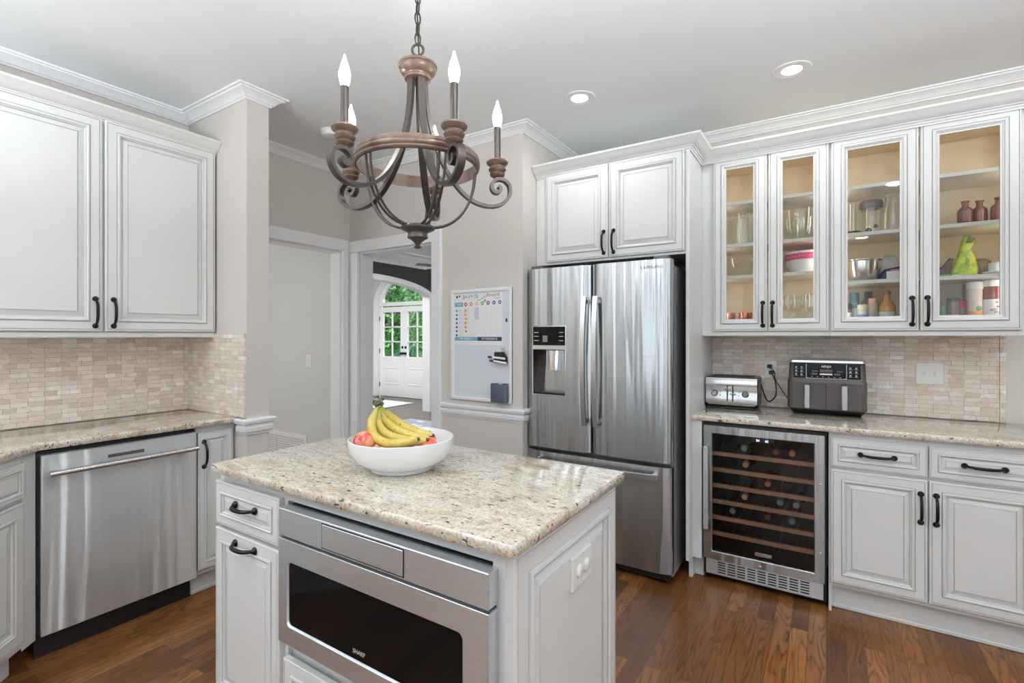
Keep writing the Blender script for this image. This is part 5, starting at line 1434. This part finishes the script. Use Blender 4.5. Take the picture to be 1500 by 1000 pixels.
jar('cereal_bag', 'grey paper bag standing behind the spice jars of the third glass door', 'bag', .195, 3.335, Z1, .042, .195, col('bag_grey', 120, 120, 116, .6), None, group=SP, neck=.02)
# fourth door
AMB = NT('amber_glass'); AMB.bsdf.inputs['Base Color'].default_value = srgb(120, 52, 30); AMB.bsdf.inputs['Roughness'].default_value = .12; AMB.bsdf.inputs['Transmission Weight'].default_value = .25; AMB.bsdf.inputs['Coat Weight'].default_value = .4
abp = [(0, .003), (.027, .003), (.030, .008), (.030, .070), (.028, .080), (.016, .092), (.013, .097), (.013, .112), (.017, .118), (.017, .122), (.011, .122), (.011, .10), (0, .09)]
for i, (x, y, lb) in enumerate(((.575, 3.240, 'brown glass bottle, leftmost of the three on the shelf behind the fourth glass door'), (.632, 3.262, 'brown glass bottle, middle one of the three on the shelf behind the fourth glass door'), (.694, 3.230, 'brown glass bottle, rightmost of the three on the shelf behind the fourth glass door'))):
    if i == 0: w0 = lw('glass_bottle', lb, 'bottle', (x, y, Sb[3]), abp, AMB.mat, 28, 'brown glass bottles')
    else:
        c_ = copy_tree(w0); c_.location = (x, y, Sb[3]); c_['label'] = lb
n = NT('lime_pouch_print'); f = n.noise(n.coords(), 24, 3, .5); n.link(n.ramp(f, [(.38, srgb(150, 176, 50)), (.5, srgb(196, 208, 70)), (.7, srgb(204, 214, 84))]), n.bsdf.inputs['Base Color']); n.bsdf.inputs['Roughness'].default_value = .38
t = pouch('food_pouch', 'lime green stand-up food pouch with a folded top behind the fourth glass door', 'pouch', (.578, 3.262, Sb[2]), [(-.058, .001), (.046, .001), (.050, .04), (.040, .088), (.024, .128), (.022, .155), (.040, .186), (.018, .204), (-.004, .206), (-.016, .170), (-.026, .120), (-.044, .060)], .024, n.mat)
mb = MB(); mb.prism_y([(-.002, .165), (.022, .165), (.034, .188), (.010, .198)], -.0262, -.0252); part('printed_flap', mb, col('pouch_olive', 96, 110, 40), t)
mb = MB(); mb.prism_y([(-.006, .060), (.000, .098), (.012, .085), (.010, .055)], -.0265, -.0255); part('printed_leaf', mb, col('pouch_leaf', 120, 160, 60), t)
mb = MB(); mb.box(-.050, -.022, -.024, -.018, .006, .014); part('price_tag', mb, M['white'], t)
t = pouch('food_pouch', 'dark brown food pouch with a green foot left of the lime pouch', 'pouch', (.470, 3.258, Sb[2]), [(-.04, .001), (.055, .001), (.055, .03), (.068, .094), (.048, .098), (.030, .056), (-.03, .052), (-.045, .03)], .020, col('pouch_brown', 84, 66, 56, .4))
mb = MB(); mb.box(-.038, .053, -.0195, .018, .001, .022, .006); part('green_foot', mb, col('pouch_green', 60, 168, 70), t)
t = lw('bread_crock', 'round brown crock behind the white ramekin', 'pot', (.650, 3.335, Sb[2]), [(0, .002), (.030, .002), (.042, .02), (.046, .05), (.038, .08), (.02, .094), (0, .097)], col('crock_brown', 132, 112, 84, .5), 24)
lw('plate', 'small white saucer under the white ramekin', 'plate', (.694, 3.215, Sb[2]), [(0, .002), (.04, .002), (.062, .012), (.062, .015), (.04, .006), (0, .005)], M['ceramic'], 32)
lw('ramekin', 'white ceramic ramekin stacked on a saucer behind the fourth glass door', 'bowl', (.698, 3.218, Sb[2] + .0125), [(0, .002), (.040, .002), (.044, .006), (.045, .044), (.042, .046), (.041, .010), (0, .008)], M['ceramic'], 32)
jar('spice_jar', 'small jar with a green lid in the left corner behind the fourth glass door', 'spice jar', .487, 3.215, Z1, .020, .100, col('jar_olive', 120, 116, 80), col('lid_green', 60, 130, 96), .030, group=SP, lab=(.1, .5, col('label_tan', 170, 140, 100)))
jar('spice_jar', 'jar with a black lid and a red label behind the fourth glass door', 'spice jar', .524, 3.200, Z1, .025, .138, col('jar_dark', 110, 84, 74, .2), col('lid_black', 40, 34, 32), .016, group=SP, lab=(.05, .42, col('label_red', 226, 84, 72)))
jar('spice_jar', 'jar with a bright red lid behind the fourth glass door', 'spice jar', .566, 3.250, Z1, .024, .130, col('jar_spice', 140, 104, 88, .2), col('lid_red', 186, 44, 54), .034, group=SP)
t = jar('oat_jar', 'tall jar of pale oats with an orange label behind the fourth glass door', 'jar', .604, 3.205, Z1, .028, .212, col('oats', 222, 206, 192, .3), M['plastic'], .032, lidr=.031, group=SP, lab=(.05, .34, col('label_orange', 236, 158, 50)))
mb = MB(); mb.sphere((.010, -.0265, .085), (.012, .004, .012), 14, 8); part('label_leaf', mb, col('label_leafgreen', 120, 180, 110), t)
t = jar('honey_jar', 'large red-brown jar with white lid and heart label behind the fourth glass door', 'jar', .672, 3.215, Z1, .041, .218, col('spread_red', 132, 54, 38, .15), M['plastic'], .028, lidr=.043, group=SP, lab=(.06, .58, M['white']))
for k, (x, z) in enumerate(((.004, .112), (.008, .092))):
    mb = MB(); mb.prism_y([(x, z - .006), (x + .006, z), (x + .004, z + .004), (x, z + .001), (x - .004, z + .004), (x - .006, z)], -.0435, -.0410); part('label_heart', mb, col('heart_red', 210, 60, 80), t)
text_part('lettering', 'BEST', .014, M['black'], t, (-.006, -.0430, .076), rot=(R(90), R(-8), R(-6))); text_part('lettering', 'MUM', .014, M['black'], t, (.010, -.0430, .066), rot=(R(90), R(-8), R(6)))
